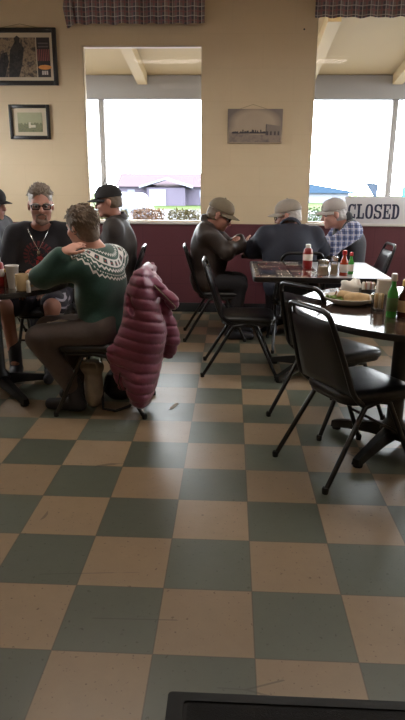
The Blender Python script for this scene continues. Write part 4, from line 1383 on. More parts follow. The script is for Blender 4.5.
# ---- tee print, sweater yoke
def tee_material(c):
    t = NT('black_tee_with_red_print'); o = t.obj()
    x, y, z = t.xyz(o)
    dx = t.math('SUBTRACT', x, c[0]); dz = t.math('SUBTRACT', z, c[2])
    r = t.math('SQRT', t.math('ADD', t.math('MULTIPLY', dx, dx), t.math('MULTIPLY', dz, dz)))
    ang = t.math('ARCTAN2', dz, dx)
    rn = t.math('ADD', r, t.math('MULTIPLY', t.math('SUBTRACT', t.noise(o, 40, 4), .5), .012))
    front = t.math('LESS_THAN', y, c[1])
    ring = t.math('MULTIPLY', t.math('GREATER_THAN', rn, .082), t.math('LESS_THAN', rn, .112))
    dash = t.math('GREATER_THAN', t.math('SINE', t.math('MULTIPLY', ang, 22)), -.2)
    upper = t.math('GREATER_THAN', dz, -.05)
    ring = t.math('MULTIPLY', t.math('MULTIPLY', ring, dash), upper)
    ring2 = t.math('MULTIPLY', t.math('GREATER_THAN', rn, .072), t.math('LESS_THAN', rn, .079))
    # a loose red figure-like blotch inside
    bx = t.math('DIVIDE', t.math('SUBTRACT', dx, .012), .030); bz = t.math('DIVIDE', t.math('ADD', dz, .055), .07)
    bl = t.math('ADD', t.math('MULTIPLY', bx, bx), t.math('MULTIPLY', bz, bz))
    blob = t.math('MULTIPLY', t.math('LESS_THAN', bl, 1.0), t.math('GREATER_THAN', t.noise(o, 45, 3), .42))
    base = t.mix(t.noise(o, 20), srgb(24, 22, 28), srgb(34, 31, 38))
    cc = t.mix(t.math('MULTIPLY', t.math('MULTIPLY', t.math('MAXIMUM', ring, ring2), front), .55), base, srgb(120, 40, 44))
    sp = t.math('MULTIPLY', t.math('LESS_THAN', rn, .068), t.math('GREATER_THAN', t.noise(o, 55, 4), .56))
    cc = t.mix(t.math('MULTIPLY', t.math('MULTIPLY', sp, front), .5), cc, srgb(120, 44, 46))
    cc = t.mix(t.math('MULTIPLY', t.math('MULTIPLY', blob, front), .8), cc, srgb(168, 44, 46))
    t.l(cc, t.b.inputs['Base Color']); t.b.inputs['Roughness'].default_value = .9
    t.b.inputs['Sheen Weight'].default_value = .1
    return t.m

def sweater_material(c, d):
    """fair isle yoke: bands by distance along the neck axis and from it"""
    t = NT('green_fair_isle_knit'); o = t.obj()
    sub = t.n('ShaderNodeVectorMath', operation='SUBTRACT'); t.l(o, sub.inputs[0]); sub.inputs[1].default_value = tuple(c)
    ln = t.n('ShaderNodeVectorMath', operation='LENGTH'); t.l(sub.outputs[0], ln.inputs[0])
    x, y, z = t.xyz(sub.outputs[0])
    ang = t.math('ARCTAN2', y, x)
    def saw(k):
        f = t.math('FRACT', t.math('MULTIPLY', ang, k / (2 * PI)))
        return t.math('ABSOLUTE', t.math('SUBTRACT', f, .5))       # 0 .. .5
    r = ln.outputs['Value']
    zig = t.math('ADD', r, t.math('MULTIPLY', saw(34), .024))
    def band(v, a, b): return t.math('MULTIPLY', t.math('GREATER_THAN', v, a), t.math('LESS_THAN', v, b))
    green = t.mix(t.noise(o, 70, 3), srgb(30, 62, 56), srgb(44, 82, 72))
    white = t.mix(t.noise(o, 120, 3), srgb(196, 194, 190), srgb(220, 216, 210))
    c0 = green
    c0 = t.mix(band(zig, .098, .106), c0, white)
    c0 = t.mix(band(r, .118, .158), c0, white)
    # motifs in the white band: leaves and berries
    s1 = saw(17)
    mot = t.math('MULTIPLY', band(r, .126, .150), t.math('GREATER_THAN', s1, .24))
    s2 = t.math('FRACT', t.math('MULTIPLY', ang, 17 / (4 * PI)))
    mcol = t.mix(t.math('GREATER_THAN', s2, .5), srgb(36, 74, 60), srgb(40, 52, 62))
    c0 = t.mix(mot, c0, mcol)
    ber = t.math('MULTIPLY', band(r, .134, .142), t.math('GREATER_THAN', s1, .42))
    c0 = t.mix(ber, c0, srgb(160, 48, 52))
    c0 = t.mix(band(zig, .176, .187), c0, white)
    c0 = t.mix(t.math('MULTIPLY', band(r, .196, .202), t.math('GREATER_THAN', saw(70), .25)), c0, white)
    c0 = t.mix(band(zig, .218, .227), c0, white)
    t.l(c0, t.b.inputs['Base Color'])
    t.b.inputs['Roughness'].default_value = .95
    t.b.inputs['Sheen Weight'].default_value = .35
    wv = t.n('ShaderNodeTexWave', wave_type='BANDS', bands_direction='Z'); wv.inputs['Scale'].default_value = 60
    t.l(o, wv.inputs['Vector'])
    t.bump(wv.outputs['Fac'], .25, .003)
    return t.m

# ---------------- man in glasses, dark tee
Person.brow = MAT['grey_hair']
f = -80
shL, shR = sides((-1.505, 3.00, .985), f, .185)
p1 = Person('man in glasses and black T-shirt with red print, facing the viewer, left table', dict(
    pel=(-1.52, 3.06, .53), f=f, shL=shL, shR=shR, head=(-1.467, 2.935, 1.188), head_rot=(-72, -4, 0),
    elL=(-1.255, 2.95, .73), wrL=(-1.37, 2.74, .635), elR=(-1.765, 2.93, .73), wrR=(-1.63, 2.74, .635),
    knL=(-1.33, 2.60, .52), anL=(-1.37, 2.60, .10), knR=(-1.66, 2.60, .52), anR=(-1.63, 2.62, .10),
    hands={'L': {'curl': .3}, 'R': {'curl': .3}}), MAT['skin_b'], stout=1.12, hs=1.06)
p1.body()
ch = p1.mid - p1.base
p1.garment('t_shirt', tee_material((ch[0] + .01, ch[1] - .02, ch[2] - .155)), e=.018, sleeve=.42, wr=(.004, 34, 2), neck=.078)

def shorts_mat():
    t = NT('dark_shorts_with_white_stripes'); o = t.obj(); x, y, z = t.xyz(o)
    v = t.math('FRACT', t.math('DIVIDE', t.math('ADD', z, t.math('MULTIPLY', x, .5)), .052))
    side = t.math('GREATER_THAN', t.math('ABSOLUTE', t.math('SUBTRACT', x, .01)), .205)
    s_ = t.math('MULTIPLY', t.math('LESS_THAN', v, .28), side)
    t.l(t.mix(s_, srgb(38, 36, 48), srgb(150, 146, 158)), t.b.inputs['Base Color']); t.b.inputs['Roughness'].default_value = .8
    return t.m
p1.trousers('shorts', shorts_mat(), e=.020, to=.42, wr=(.005, 40, 4))
p1.shoes(MAT['boots'], tall=.12)
p1.hair(MAT['grey_hair'], thick=.003, front=.082, bumpy=.0018, top=.012, opening=((.105, 0, -.030), (.078, .082, .128)), forehead=True)
p1.tufts(MAT["grey_hair"], 520, 3, lambda p: (-.8, p.y * 4, .9 if p.x > 0 else -.6), lambda p: p.z > .070 + max(0, p.x) * .12 and p.x < .085, length=.024, lift=.45, r=(.105, .078, .102))
p1.glasses(MAT['glasses'])
F = Field(p1.J['head'] - .2, p1.J['head'] + .2, .005)
for sd in (-1, 1):
    F.cone(p1.head_pt((.098, sd * .006, -.045)), p1.head_pt((.088, sd * .028, -.056)), .0075, .0075, k=.006)
    F.cone(p1.head_pt((.088, sd * .028, -.056)), p1.head_pt((.080, sd * .030, -.095)), .009, .012, k=.008)
F.ell(p1.head_pt((.078, 0, -.100)), (.026, .034, .024), p1.HB, k=.012)
F.wrinkle(.002, 160, 8)
F.build('goatee', MAT['goatee'], p1.root, p1.base)
ct = p1.mid + np.array([.0, 0, 0])
m = MB()
fv = p1.B[0]; lv = p1.B[1]
tagp = p1.mid + fv * .150 - np.array([0, 0, .085])
for sd in (-1, 1):
    m.tube([p1.mid + lv * sd * .085 + np.array([0, 0, .075]), p1.mid + lv * sd * .070 + fv * .105 + np.array([0, 0, .045]), p1.mid + lv * sd * .035 + fv * .138 - np.array([0, 0, .02]), tagp], .0019, 6)
nk = m.build('necklace', MAT['silver'], p1.root, p1.base)
m = MB(); m.box(tagp + fv * .004 - np.array([0, 0, .022]), (.022, .004, .040), .0015); m.build('dog_tag', MAT['silver'], nk, p1.base)

# ---------------- woman in green sweater
Person.brow = MAT['brown_grey_hair']
f = 152
shL, shR = np.array((-.930, 1.975, .885)), np.array((-.812, 2.235, .905))
p2 = Person('woman in green patterned sweater seen from behind, hand on her neck', dict(
    pel=(-.850, 2.065, .515), f=172, shL=shL, shR=shR, head=(-.975, 2.10, 1.100), head_rot=(152, -6, -6),
    elL=(-1.180, 1.940, .822), wrL=(-1.035, 1.925, .968), elR=(-1.03, 2.40, .73), wrR=(-1.25, 2.30, .80),
    knL=(-1.215, 1.925, .465), anL=(-1.035, 1.96, .14), knR=(-1.23, 2.17, .465), anR=(-1.00, 2.15, .14),
    hands={'L': {'d': (.62, .50, .42), 'n': (.5, .8, -.3), 'curl': .35, 'side': -1}, 'R': {'curl': .4}}), MAT['skin_pale'], sc=.95, stout=.95, hs=.89)
p2.body()
nb = p2.mid + p2.up * .075 - p2.base
p2.garment('sweater', sweater_material(nb, p2.up), e=.022, sleeve=.96, hem=.05, wr=(.0045, 30, 6), neck=.068)
p2.trousers('trousers', MAT['taupe_pants'], e=.014, wr=(.004, 34, 7))
p2.shoes(MAT['boots'], tall=.04)
p2.hair(MAT['brown_grey_hair'], thick=.014, long_=.016, front=.065, bumpy=.0016, top=.004)

p2.tufts(MAT['brown_grey_hair'], 520, 4, lambda p: (-.7, p.y * 3, -.7 if p.z < .09 else -.1), lambda p: (p.z > .075 or p.x < .02) and p.z > -.08, length=.034, lift=.22, r=(.113, .088, .104), c=(-.018, 0, .036))

# ---------------- man in black cap by the window
Person.brow = MAT['grey_hair']
f = 182
shL, shR = sides((-1.075, 3.75, .985), f, .175)
p3 = Person('man in black cap and dark brown jacket facing left by the left window', dict(
    pel=(-1.06, 3.78, .535), f=f, shL=shL, shR=shR, head=(-1.135, 3.73, 1.192), head_rot=(186, -8, 0),
    elL=(-1.13, 3.55, .72), wrL=(-1.36, 3.62, .795), elR=(-1.15, 3.98, .74), wrR=(-1.38, 3.92, .795),
    knL=(-1.42, 3.68, .50), anL=(-1.38, 3.68, .10), knR=(-1.42, 3.90, .50), anR=(-1.38, 3.90, .10)), MAT['skin_b'], stout=1.16)
p3.body(.007)
p3.garment('jacket', MAT['jacket_brown'], e=.032, sleeve=.97, hem=.06, wr=(.006, 28, 9), neck=.070)
p3.collar(MAT['jacket_brown'], r=.085, hgt=.045)
p3.trousers('trousers', MAT['jeans'], h=.009)
p3.shoes(MAT['boots'])
p3.hair(MAT['brown_grey_hair'], under_cap=True, thick=.002, bumpy=.0015)
p3.cap(MAT['cap_black'], lift=.004)

# ---------------- man in olive cap and leather jacket
f = 2
shL, shR = sides((-.310, 3.88, .940), f, .172)
p4 = Person('man in olive cap and brown leather jacket with folded arms, facing right', dict(
    pel=(-.30, 3.90, .535), f=f, shL=shL, shR=shR, head=(-.195, 3.865, 1.085), head_rot=(-6, -24, 0),
    elR=(-.130, 3.69, .80), wrR=(.01, 3.87, .845), elL=(-.09, 4.06, .80), wrL=(-.015, 3.865, .880),
    knL=(-.02, 4.00, .50), anL=(-.06, 4.00, .10), knR=(-.02, 3.79, .50), anR=(-.06, 3.80, .10),
    hands={'R': {'d': (.35, .9, .1), 'n': (-.6, .2, .5), 'curl': .35}, 'L': {'d': (-.25, -.85, .1), 'n': (-.7, .2, -.5), 'curl': .5, 'side': 1}}), MAT['skin_b'], stout=1.05)
p4.body(.006)
p4.garment('jacket', MAT['leather'], e=.028, sleeve=.98, hem=.05, wr=(.007, 34, 11), neck=.070)
p4.collar(MAT['leather'], r=.085, hgt=.04)
p4.trousers('trousers', MAT['dark_pants'], h=.009)
p4.shoes(MAT['boots'])
p4.hair(MAT['brown_grey_hair'], under_cap=True, thick=.001, bumpy=.0015)
p4.cap(MAT['cap_olive'], lift=.008, brim_mat=MAT['cap_olive'])
p4.glasses(MAT['glasses'], lens=False)

# ---------------- broad man in navy jacket, back to us
f = 98
shL, shR = sides((.405, 3.70, .925), f, .200)
p5 = Person('broad man in navy jacket and grey cap with his back turned, elbows on table', dict(
    pel=(.42, 3.62, .535), f=f, shL=shL, shR=shR, head=(.385, 3.80, 1.085), head_rot=(160, -10, 0),
    elL=(.10, 3.86, .80), wrL=(.22, 4.07, .80), elR=(.70, 3.90, .80), wrR=(.56, 4.07, .80),
    knL=(.30, 4.04, .50), anL=(.30, 4.02, .10), knR=(.53, 4.04, .50), anR=(.53, 4.02, .10)), MAT['skin_b'], stout=1.18)
p5.body(.007)
p5.garment('jacket', MAT['navy'], e=.036, sleeve=.98, hem=.08, wr=(.007, 24, 13), neck=.072)
p5.collar(MAT['navy'], r=.086, hgt=.045)
p5.trousers('trousers', MAT['dark_pants'], h=.009)
p5.shoes(MAT['boots'])
p5.hair(MAT['white_hair'], under_cap=True, thick=.002, bumpy=.0015)
p5.cap(MAT['cap_grey'], lift=.004)
p5.glasses(MAT['glasses'], lens=False)

# ---------------- man in plaid shirt and vest
f = 184
shL, shR = sides((.975, 4.21, .950), f, .178)
p6 = Person('man in blue plaid shirt, dark vest and pale cap facing left near the closed sign', dict(
    pel=(1.04, 4.24, .535), f=f, shL=shL, shR=shR, head=(.835, 4.19, 1.087), head_rot=(184, -10, 0),
    elL=(.800, 3.97, .815), wrL=(.64, 4.08, .80), elR=(.86, 4.42, .80), wrR=(.64, 4.34, .80),
    knL=(.66, 4.16, .50), anL=(.70, 4.16, .10), knR=(.66, 4.36, .50), anR=(.70, 4.36, .10)), MAT['skin_pale'], stout=1.08)
p6.body(.007)
p6.garment('plaid_shirt', MAT['plaid_blue'], e=.012, arm_e=.034, sleeve=.97, hem=.02, wr=(.005, 34, 15), neck=.070)
p6.garment('vest', MAT['vest'], e=.028, skip_arms=True, hem=.05, wr=(.005, 26, 17), neck=.080)
p6.collar(MAT['vest'], r=.092, hgt=.04)
p6.trousers('trousers', MAT['jeans'], h=.009)
p6.shoes(MAT['boots'])
p6.hair(MAT['white_hair'], under_cap=True, thick=.004, long_=.006, bumpy=.002)
p6.cap(MAT['cap_white'], lift=.006)

# ---------------- person cut by the left edge
f = 0
shL, shR = sides((-2.12, 3.72, .985), f, .175)
p0 = Person('person in dark brimmed cap and charcoal jacket cut off by the left edge', dict(
    pel=(-2.2, 3.74, .535), f=f, shL=shL, shR=shR, head=(-2.115, 3.70, 1.165), head_rot=(-8, -6, 0),
    elR=(-2.06, 3.54, .74), wrR=(-1.84, 3.66, .795), elL=(-2.06, 3.94, .74), wrL=(-1.84, 3.86, .795),
    knL=(-1.80, 3.85, .50), anL=(-1.82, 3.85, .10), knR=(-1.80, 3.64, .50), anR=(-1.82, 3.64, .10)), MAT['skin_b'], stout=1.05)
p0.body(.008)
p0.garment('jacket', MAT['dark_jacket'], e=.030, sleeve=.97, hem=.05, wr=(.006, 28, 19), neck=.070)
p0.trousers('trousers', MAT['jeans'], h=.010)
p0.shoes(MAT['boots'])
p0.cap(MAT['cap_black'], lift=.006, brim_len=.07)
dup(chair0, (-2.22, 3.74, 0), 0.0, 'black chair under the person cut off by the left edge', 'black banquet chairs')
# ================================================================== PLUM JACKET ON THE CHAIR BACK
def quilt(F):
    # sewn rows: narrow creases every 6 cm, drooping a little to the right
    g = np.meshgrid(*[F.lo[q] + F.h * np.arange(F.n[q], dtype=np.float32) for q in range(3)], indexing='ij', sparse=True)
    w = g[2] + .22 * (g[0] + .6) + .012 * np.sin(9 * g[0] + 4 * g[1]) + .008 * np.sin(31 * g[1])
    F.d += (.010 * (1 - np.abs(np.sin(PI * w / .062))) ** 2.2 - .003).astype(np.float32)

def puffer():
    base = np.array([-.59, 2.06, 0])
    root = thing('puffer_jacket', 'plum quilted puffer jacket hung over the chair back', 'jacket', tuple(base))
    F = Field((-.92, 1.72, .02), (-.28, 2.42, .98), .007)
    L = [(.86, -.60, -.555), (.80, -.655, -.515), (.70, -.700, -.485), (.64, -.715, -.475), (.55, -.735, -.462), (.47, -.765, -.468), (.40, -.785, -.472), (.33, -.785, -.482), (.26, -.745, -.503), (.19, -.705, -.52), (.13, -.665, -.545)]
    zs = np.array([l[0] for l in L][::-1]); xl = np.array([l[1] for l in L][::-1]); xr = np.array([l[2] for l in L][::-1])
    z = .125
    while z < .86:
        a, b = np.interp(z, zs, xl), np.interp(z, zs, xr)
        hy = np.interp(z, [.1, .6, .86], [.235, .225, .19])
        F.ell(((a + b) / 2 - .006, 2.02, z), ((b - a) / 2 - .008, hy, .06), k=.035)
        F.ell(((a + b) / 2 + .004, 1.90, z), ((b - a) / 2 - .014, .125, .06), k=.035)
        z += .045
    F.cone((-.60, 1.86, .845), (-.585, 2.24, .845), .035, .035, k=.03)
    # collar flap reaching right
    F.cone((-.56, 1.90, .835), (-.42, 1.90, .695), .036, .034, k=.025)
    F.cone((-.545, 2.02, .80), (-.43, 2.0, .665), .030, .026, k=.02)
    # sleeve hanging on the far right side
    F.cone((-.50, 2.02, .66), (-.445, 2.03, .44), .045, .050, k=.012)
    F.cone((-.445, 2.03, .44), (-.455, 2.04, .36), .050, .042, k=.012)
    # hem corners
    F.cone((-.64, 1.87, .115), (-.60, 1.90, .17), .028, .040, k=.02)
    F.cone((-.765, 1.88, .40), (-.72, 1.88, .20), .035, .03, k=.02)
    # armhole hollow
    F.ell((-.655, 1.80, .715), (.026, .045, .085), np.array([[.93, 0, .37], [0, 1, 0], [-.37, 0, .93]]), k=.015, op='sub')
    F.wrinkle(.007, 26, 21)
    quilt(F)
    F.cut((0, 0, .075), (0, 0, -1))
    sh = F.build('shell', MAT['puffer'], root, base)
    m = MB(); m.tube([(-.555, 1.865, .835), (-.49, 1.862, .77), (-.415, 1.868, .695)], .006, 6); m.tube([(-.415, 1.868, .695), (-.40, 1.865, .68), (-.405, 1.86, .665)], .005, 6)
    m.build('zipper', MAT['silver'], sh, base)
    m = MB(); m.tube([(-.712, 1.78, .31), (-.722, 1.775, .25), (-.705, 1.775, .20)], .0035, 6); m.build('pocket_zipper', MAT['dark_plastic'], sh, base)
puffer()

# ---- bags under the woman's chair
def tote():
    c = np.array([-.945, 2.08, 0.])
    root = thing('tote_bag', 'grey tan tote bag on the floor under the woman in green', 'bag', tuple(c))
    F = Field((-1.2, 1.8, -.02), (-.7, 2.3, .45), .007)
    F.ell((c[0], c[1], .14), (.056, .10, .15), k=.01)
    F.ell((c[0] + .005, c[1], .06), (.052, .09, .065), k=.03)
    F.ell((c[0], c[1] - .01, .25), (.064, .095, .05), k=.03)
    F.wrinkle(.007, 40, 31); F.cut((0, 0, .003), (0, 0, -1)); F.cut((0, 0, .285), (0, 0, 1))
    F.build('body', MAT['bag_tan'], root, c)
    for dy in (-.06, .06):
        m = MB(); m.tube(fillet([(c[0] - .045, c[1] + dy, .25), (c[0] - .05, c[1] + dy * 1.4, .30), (c[0] + .045, c[1] + dy * 1.4, .30), (c[0] + .045, c[1] + dy, .25)], .02), .006, 6)
        m.build('handle', MAT['bag_tan'], root, c)
tote()
def purse():
    c = np.array([-.80, 2.22, 0.])
    root = thing('handbag', 'black handbag on the floor beside the tan tote with its strap out', 'bag', tuple(c))
    F = Field((-1.05, 1.95, -.02), (-.55, 2.45, .35), .007)
    F.ell((c[0], c[1], .10), (.10, .085, .115), k=.01); F.ell((c[0], c[1], .05), (.10, .09, .055), k=.03)
    F.wrinkle(.005, 40, 33); F.cut((0, 0, .003), (0, 0, -1))
    F.build('body', MAT['bag_black'], root, c)
    m = MB(); m.tube([(-.86, 2.14, .17), (-.88, 2.05, .08), (-.86, 1.97, .012), (-.78, 1.94, .012), (-.70, 1.98, .03), (-.66, 2.08, .05), (-.72, 2.15, .12)], .009, 6); m.build('strap', MAT['bag_black'], root, c)
purse()
# folded napkin on the woman's lap
m = MB()
vs = []
for i in range(9):
    for j in range(6):
        x = -1.17 + .024 * i; y = 1.905 + .026 * j
        vs.append((x, y, .556 + .006 * math.sin(i * 1.3 + j) - .05 * max(0, (1.94 - y) / .1) ** 2 - .02 * ((y - 1.97) / .1) ** 2 - .01 * ((x + 1.07) / .1) ** 2))
for dz in (0, .006):
    m.add([(v[0], v[1], v[2] + dz) for v in vs], [(i * 6 + j, (i + 1) * 6 + j, (i + 1) * 6 + j + 1, i * 6 + j + 1) for i in range(8) for j in range(5)])
tag(m.build('napkin', MAT['napkin_tan']), 'crumpled tan paper napkin on the lap of the woman in green', 'napkin')

# ================================================================== TABLE THINGS
TZ = .75
def lathe_thing(name, label, cat, c, prof, mat, n=20, group=None):
    root = thing(name, label, cat, c, 0, group)
    m = MB(); m.lathe(prof, (0, 0, 0), n); m.build('body', mat, root)
    return root
def part(root, name, prof, mat, off=(0, 0, 0), n=20, ax=None):
    m = MB(); m.lathe(prof, off, n, ax=ax); return m.build(name, mat, root)

def ketchup(label, c, s=1.0):
    r = lathe_thing('ketchup_bottle', label, 'bottle', c, [(.030 * s, .0), (.034 * s, .004), (.036 * s, .03 * s), (.034 * s, .075 * s), (.036 * s, .11 * s), (.030 * s, .138 * s), (.016 * s, .150 * s), (.015 * s, .156 * s)], MAT['ketchup'])
    part(r, 'label', [(.0340 * s, .060 * s), (.0354 * s, .062 * s), (.0352 * s, .075 * s), (.0364 * s, .104 * s), (.0350 * s, .107 * s)], MAT['label_white'])
    part(r, 'cap', [(.018 * s, .150 * s), (.0185 * s, .152 * s), (.0178 * s, .170 * s), (.016 * s, .174 * s), (.001, .175 * s)], MAT['cap_white_plastic'])
ketchup('red ketchup bottle with white cap and label on the square advert table', (.452, 2.85, TZ + .0238), .98)
ketchup('red ketchup bottle on the left table at the left edge of picture', (-1.475, 2.05, TZ), 1.0)

def shaker(name, label, c, r=.02, h=.085, body='clear_glass', fill='sugar', cap='chrome', cat='shaker'):
    t = lathe_thing(name, label, cat, c, [(r * .95, 0), (r, .004), (r * .96, h * .5), (r * .85, h * .72), (r * .85, h * .74)], MAT[body])
    if fill: part(t, 'contents', [(r * .85, .006), (r * .88, .01), (r * .82, h * .55), (.001, h * .56)], MAT[fill])
    part(t, 'cap', [(r * .9, h * .73), (r * .95, h * .74), (r * .9, h * .92), (r * .5, h), (.001, h)], MAT[cap])
    return t
def hot_sauce(label, c, body, cap, h=.15, r=.019, lab=True):
    t = lathe_thing('sauce_bottle', label, 'bottle', c, [(r * .95, 0), (r, .004), (r, h * .55), (r * .5, h * .72), (r * .42, h * .85)], MAT[body])
    if lab: part(t, 'label', [(r * 1.01, h * .14), (r * 1.04, h * .15), (r * 1.04, h * .44), (r * 1.01, h * .45)], MAT['label_white'] if lab is True else MAT[lab])
    part(t, 'cap', [(r * .55, h * .83), (r * .6, h * .84), (r * .56, h * .98), (r * .4, h)], MAT[cap])
    return t
# square advert table, front right
shaker('sugar_jar', 'short glass jar of sugar on the square table in front of ketchup', (.515, 2.53, TZ + .0222), .038, .105, 'clear_glass', 'sugar', 'chrome', 'jar')
shaker('pepper_shaker', 'glass shaker with steel top left of the red hot sauce bottle', (.592, 2.56, TZ + .0222), .025, .125, 'clear_glass', 'sugar', 'chrome')
hot_sauce('red hot sauce bottle with red cap on the square table', (.652, 2.54, TZ + .0222), 'sauce_red', 'red_plastic', .165, .027)
hot_sauce('green hot sauce bottle with red cap on the square table', (.712, 2.62, TZ + .0222), 'green_glass', 'red_plastic', .145, .020)
# round right table
def plate(label, c, r, mat):
    t = thing('plate', label, 'plate', c)
    m = MB(); m.lathe([(r * .55, 0), (r * .6, .004), (r * .85, .020), (r * .98, .036), (r, .039), (r * .985, .041), (r * .84, .026), (r * .62, .011), (.001, .009)], (0, 0, 0), 40); m.build('dish', mat, t)
    return t
PC = (.527, 1.665)
plate('white oval plate of food on the round right table', (PC[0], PC[1], TZ), .135, MAT['ceramic_white'])
def wrap(label, c, ang, ln):
    t = thing('wrap_sandwich', label, 'food', c, ang, 'wrap halves on the plate')
    F = Field((-.14, -.1, -.02), (.14, .1, .1), .006)
    F.cone((-ln, 0, .026), (ln, 0, .024), .030, .024, k=.0); F.wrinkle(.004, 60, int(ln * 1000)); F.cut((-ln, 0, 0), (-1, 0, .35)); F.cut((0, 0, .002), (0, 0, -1))
    F.build('tortilla', MAT['bread'], t)
    m = MB(); m.lathe([(.024, 0), (.022, .004), (.001, .006)], (-ln - .0, 0, .028), 14, ax=(-1, 0, .3)); m.build('filling', MAT['filling'], t)
wrap('toasted wrap half at the left of the plate', (PC[0] - .015, PC[1] + .005, TZ + .014), D(-20), .055)
wrap('toasted wrap half at the right front of the plate', (PC[0] + .045, PC[1] - .045, TZ + .014), D(165), .060)
m = MB(); rs = random.Random(9)
for k in range(90):
    a = rs.uniform(0, 6.28); rr = rs.uniform(0, .045); c = Vector((PC[0] - .085 + rr * math.cos(a), PC[1] - .01 + rr * math.sin(a), TZ + .018 + rs.uniform(0, .022)))
    d = Vector((rs.uniform(-1, 1), rs.uniform(-1, 1), rs.uniform(-.4, .6))).normalized() * rs.uniform(.01, .02); e = d.orthogonal().normalized() * .008
    m.add([c - d, c + e + Vector((0, 0, .004)), c + d, c - e], [(0, 1, 2, 3)])
o = tag(m.build('shredded_lettuce', MAT['lettuce']), 'pile of shredded green lettuce at the left of the plate', 'food'); o['kind'] = 'stuff'
# crumpled napkin in a small bowl behind the plate
t = thing('bowl', 'small white bowl behind the plate on the right table', 'bowl', (.575, 1.865, TZ))
m = MB(); m.lathe([(.03, 0), (.032, .004), (.055, .03), (.062, .045), (.059, .046), (.05, .03), (.028, .008), (.001, .007)], (0, 0, 0), 28); m.build('dish', MAT['ceramic_white'], t)
F = Field((.46, 1.75, .75), (.69, 1.98, .90), .006)
rs = random.Random(12)
F.ell((.575, 1.865, TZ + .055), (.052, .052, .036), k=.01)
for k in range(9):
    a = rs.uniform(0, 6.28); F.ell((.575 + .034 * math.cos(a), 1.865 + .034 * math.sin(a), TZ + .068 + rs.uniform(-.005, .024)), (rs.uniform(.012, .028), rs.uniform(.01, .02), rs.uniform(.01, .022)), k=.004)
F.wrinkle(.006, 90, 5)
o = F.build('paper_napkin', MAT['paper']); tag(o, 'crumpled white paper napkin stuffed in the small bowl', 'napkin')
# sugar packet caddy
def caddy(label, c):
    t = thing('sugar_caddy', label, 'caddy', c); sc = 1.0
    m = MB()
    for lo, hi in [((-.042, -.03, 0), (.042, .03, .006)), ((-.042, -.03, 0), (-.037, .03, .058)), ((.037, -.03, 0), (.042, .03, .058)), ((-.042, -.03, 0), (.042, -.025, .058)), ((-.042, .025, 0), (.042, .03, .058))]:
        m.box([(a + b) / 2 for a, b in zip(lo, hi)], [b - a for a, b in zip(lo, hi)], .001)
    m.build('holder', MAT['dark_plastic'], t)
    for k in range(11):
        mt = ['paper', 'pink_packet', 'tan_packet', 'paper'][(k * 7) % 4]
        m = MB(); m.box((-.030 + k * .0060, random.uniform(-.004, .004), .056 + random.uniform(-.003, .006)), (.0035, .042, .074), .001, Matrix.Rotation(random.uniform(-.08, .08), 3, 'Y'))
        m.build('packet', MAT[mt], t, smooth=False)
caddy('dark caddy of sugar packets on the right table behind the plate', (.652, 1.80, TZ))
# napkin dispenser
t = thing('napkin_holder', 'stack of white napkins in a holder behind the straw glass', 'napkins', (.715, 1.70, TZ))
m = MB(); m.box((0, 0, .004), (.085, .05, .008), .002); m.box((0, .026, .045), (.085, .004, .09), .001); m.box((0, -.026, .025), (.085, .004, .05), .001); m.build('holder', MAT['chrome'], t)
m = MB()
for k in range(8): m.box((0, -.018 + k * .005, .066), (.078, .0035, .115), .001)
m.build('napkin_stack', MAT['paper'], t, smooth=False)
# ribbed glass of packets
t = thing('sugar_glass', 'ribbed glass tumbler filled with beige packets in front of the napkins', 'glass', (.640, 1.50, TZ))
m = MB(); n = 24; prof = [(.030, 0), (.033, .004), (.035, .05), (.036, .082), (.0335, .082), (.032, .012), (.001, .010)]
m.lathe(prof, (0, 0, 0), n); m.xform(lambda p: Vector((p.x * (1 + .03 * math.cos(12 * math.atan2(p.y, p.x))), p.y * (1 + .03 * math.cos(12 * math.atan2(p.y, p.x))), p.z))); m.build('tumbler', MAT['clear_glass'], t)
for k in range(10):
    a = 2 * PI * k / 10
    m = MB(); m.box((.017 * math.cos(a), .017 * math.sin(a), .05), (.012, .004, .072), .001, Matrix.Rotation(a, 3, 'Z')); m.build('packet', MAT['sugar' if k % 3 else 'tan_packet'], t, smooth=False)
hot_sauce('green sauce bottle with white cap on the right table', (.668, 1.36, TZ), 'green_glass', 'cap_white_plastic', .205, .025, lab='leaf_green')
hot_sauce('brown sauce bottle with yellow cap at the right edge of round table', (.728, 1.37, TZ), 'sauce_dark', 'yellow_plastic', .175, .030, lab='tan_packet')
hot_sauce('red sauce bottle with white cap behind the yellow capped one', (.785, 1.46, TZ), 'sauce_red', 'cap_white_plastic', .20, .024)
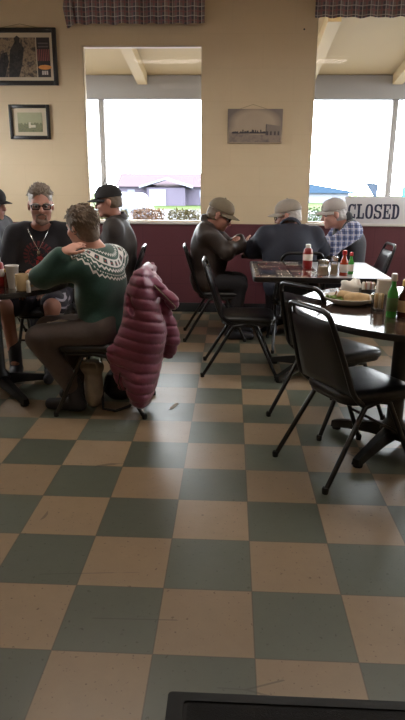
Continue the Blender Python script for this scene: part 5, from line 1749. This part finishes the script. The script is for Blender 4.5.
# left table
def mug(label, c):
    t = thing('mug', label, 'mug', c)
    m = MB(); m.lathe([(.030, 0), (.036, .003), (.0375, .01), (.0375, .092), (.036, .095), (.034, .092), (.034, .012), (.001, .010)], (0, 0, 0), 28); m.build('body', MAT['ceramic_tan'], t)
    m = MB(); m.tube(fillet([(.035, 0, .078), (.065, 0, .080), (.068, 0, .03), (.035, 0, .022)], .02, 5), .006, 8); m.build('handle', MAT['ceramic_tan'], t)
mug('tan stoneware mug on the left table', (-1.290, 1.92, TZ))
t = thing('paper_cup', 'tall white paper cup behind the mug on left table', 'cup', (-1.372, 2.00, TZ))
m = MB(); m.lathe([(.027, 0), (.0275, .004), (.0385, .128), (.041, .131), (.039, .134), (.0365, .130), (.026, .006), (.001, .005)], (0, 0, 0), 26); m.build('cup', MAT['frosted'], t)
shaker('salt_shaker', 'small white topped salt shaker in front of the mug', (-1.235, 1.862, TZ), .012, .068, 'frosted', None, 'cap_white_plastic')
hot_sauce('small dark bottle with yellow cap between ketchup and cup', (-1.425, 2.04, TZ), 'sauce_dark', 'yellow_plastic', .105, .017, lab=False)
plate('white plate of fries behind the mug on the left table', (-1.335, 2.24, TZ), .11, MAT['ceramic_white'])
rs = random.Random(21)
fm = MB(); fm.box((0, 0, 0), (.062, .009, .009), .0015)
f0 = fm.build('french_fry', MAT['fries']); tag(f0, 'golden french fry in the pile on the left table plate', 'food', 'fries on the left plate')
for k in range(16):
    o = f0 if k == 0 else f0.copy()
    if k: COL.objects.link(o)
    a = rs.uniform(0, 6.28); r = .045 * math.sqrt((k % 6 + .5) / 6)
    lay = k // 6
    o.location = (-1.325 + r * math.cos(a), 2.23 + r * math.sin(a), TZ + .0165 + lay * .0095)
    o.rotation_euler = (0, rs.uniform(-.05, .05), rs.uniform(0, 3.14))
# added, unseen ceiling fixtures carrying the fill lamps
for i, (x, y, p) in enumerate(ADDED_LAMPS):
    t = thing('added_ceiling_light', 'added unseen fluorescent fixture on the ceiling above the %s' % ['left tables', 'square table', 'left foreground', 'right foreground'][i], 'light', (x, y, CZ))
    m = MB(); m.box((0, 0, -.012), (1.2, .36, .024), .004); m.build('housing', MAT['trim'], t)
    m = MB(); m.box((0, 0, -.031), (1.12, .30, .014), .004); m.build('diffuser', MAT['added_lamp_diffuser'], t)
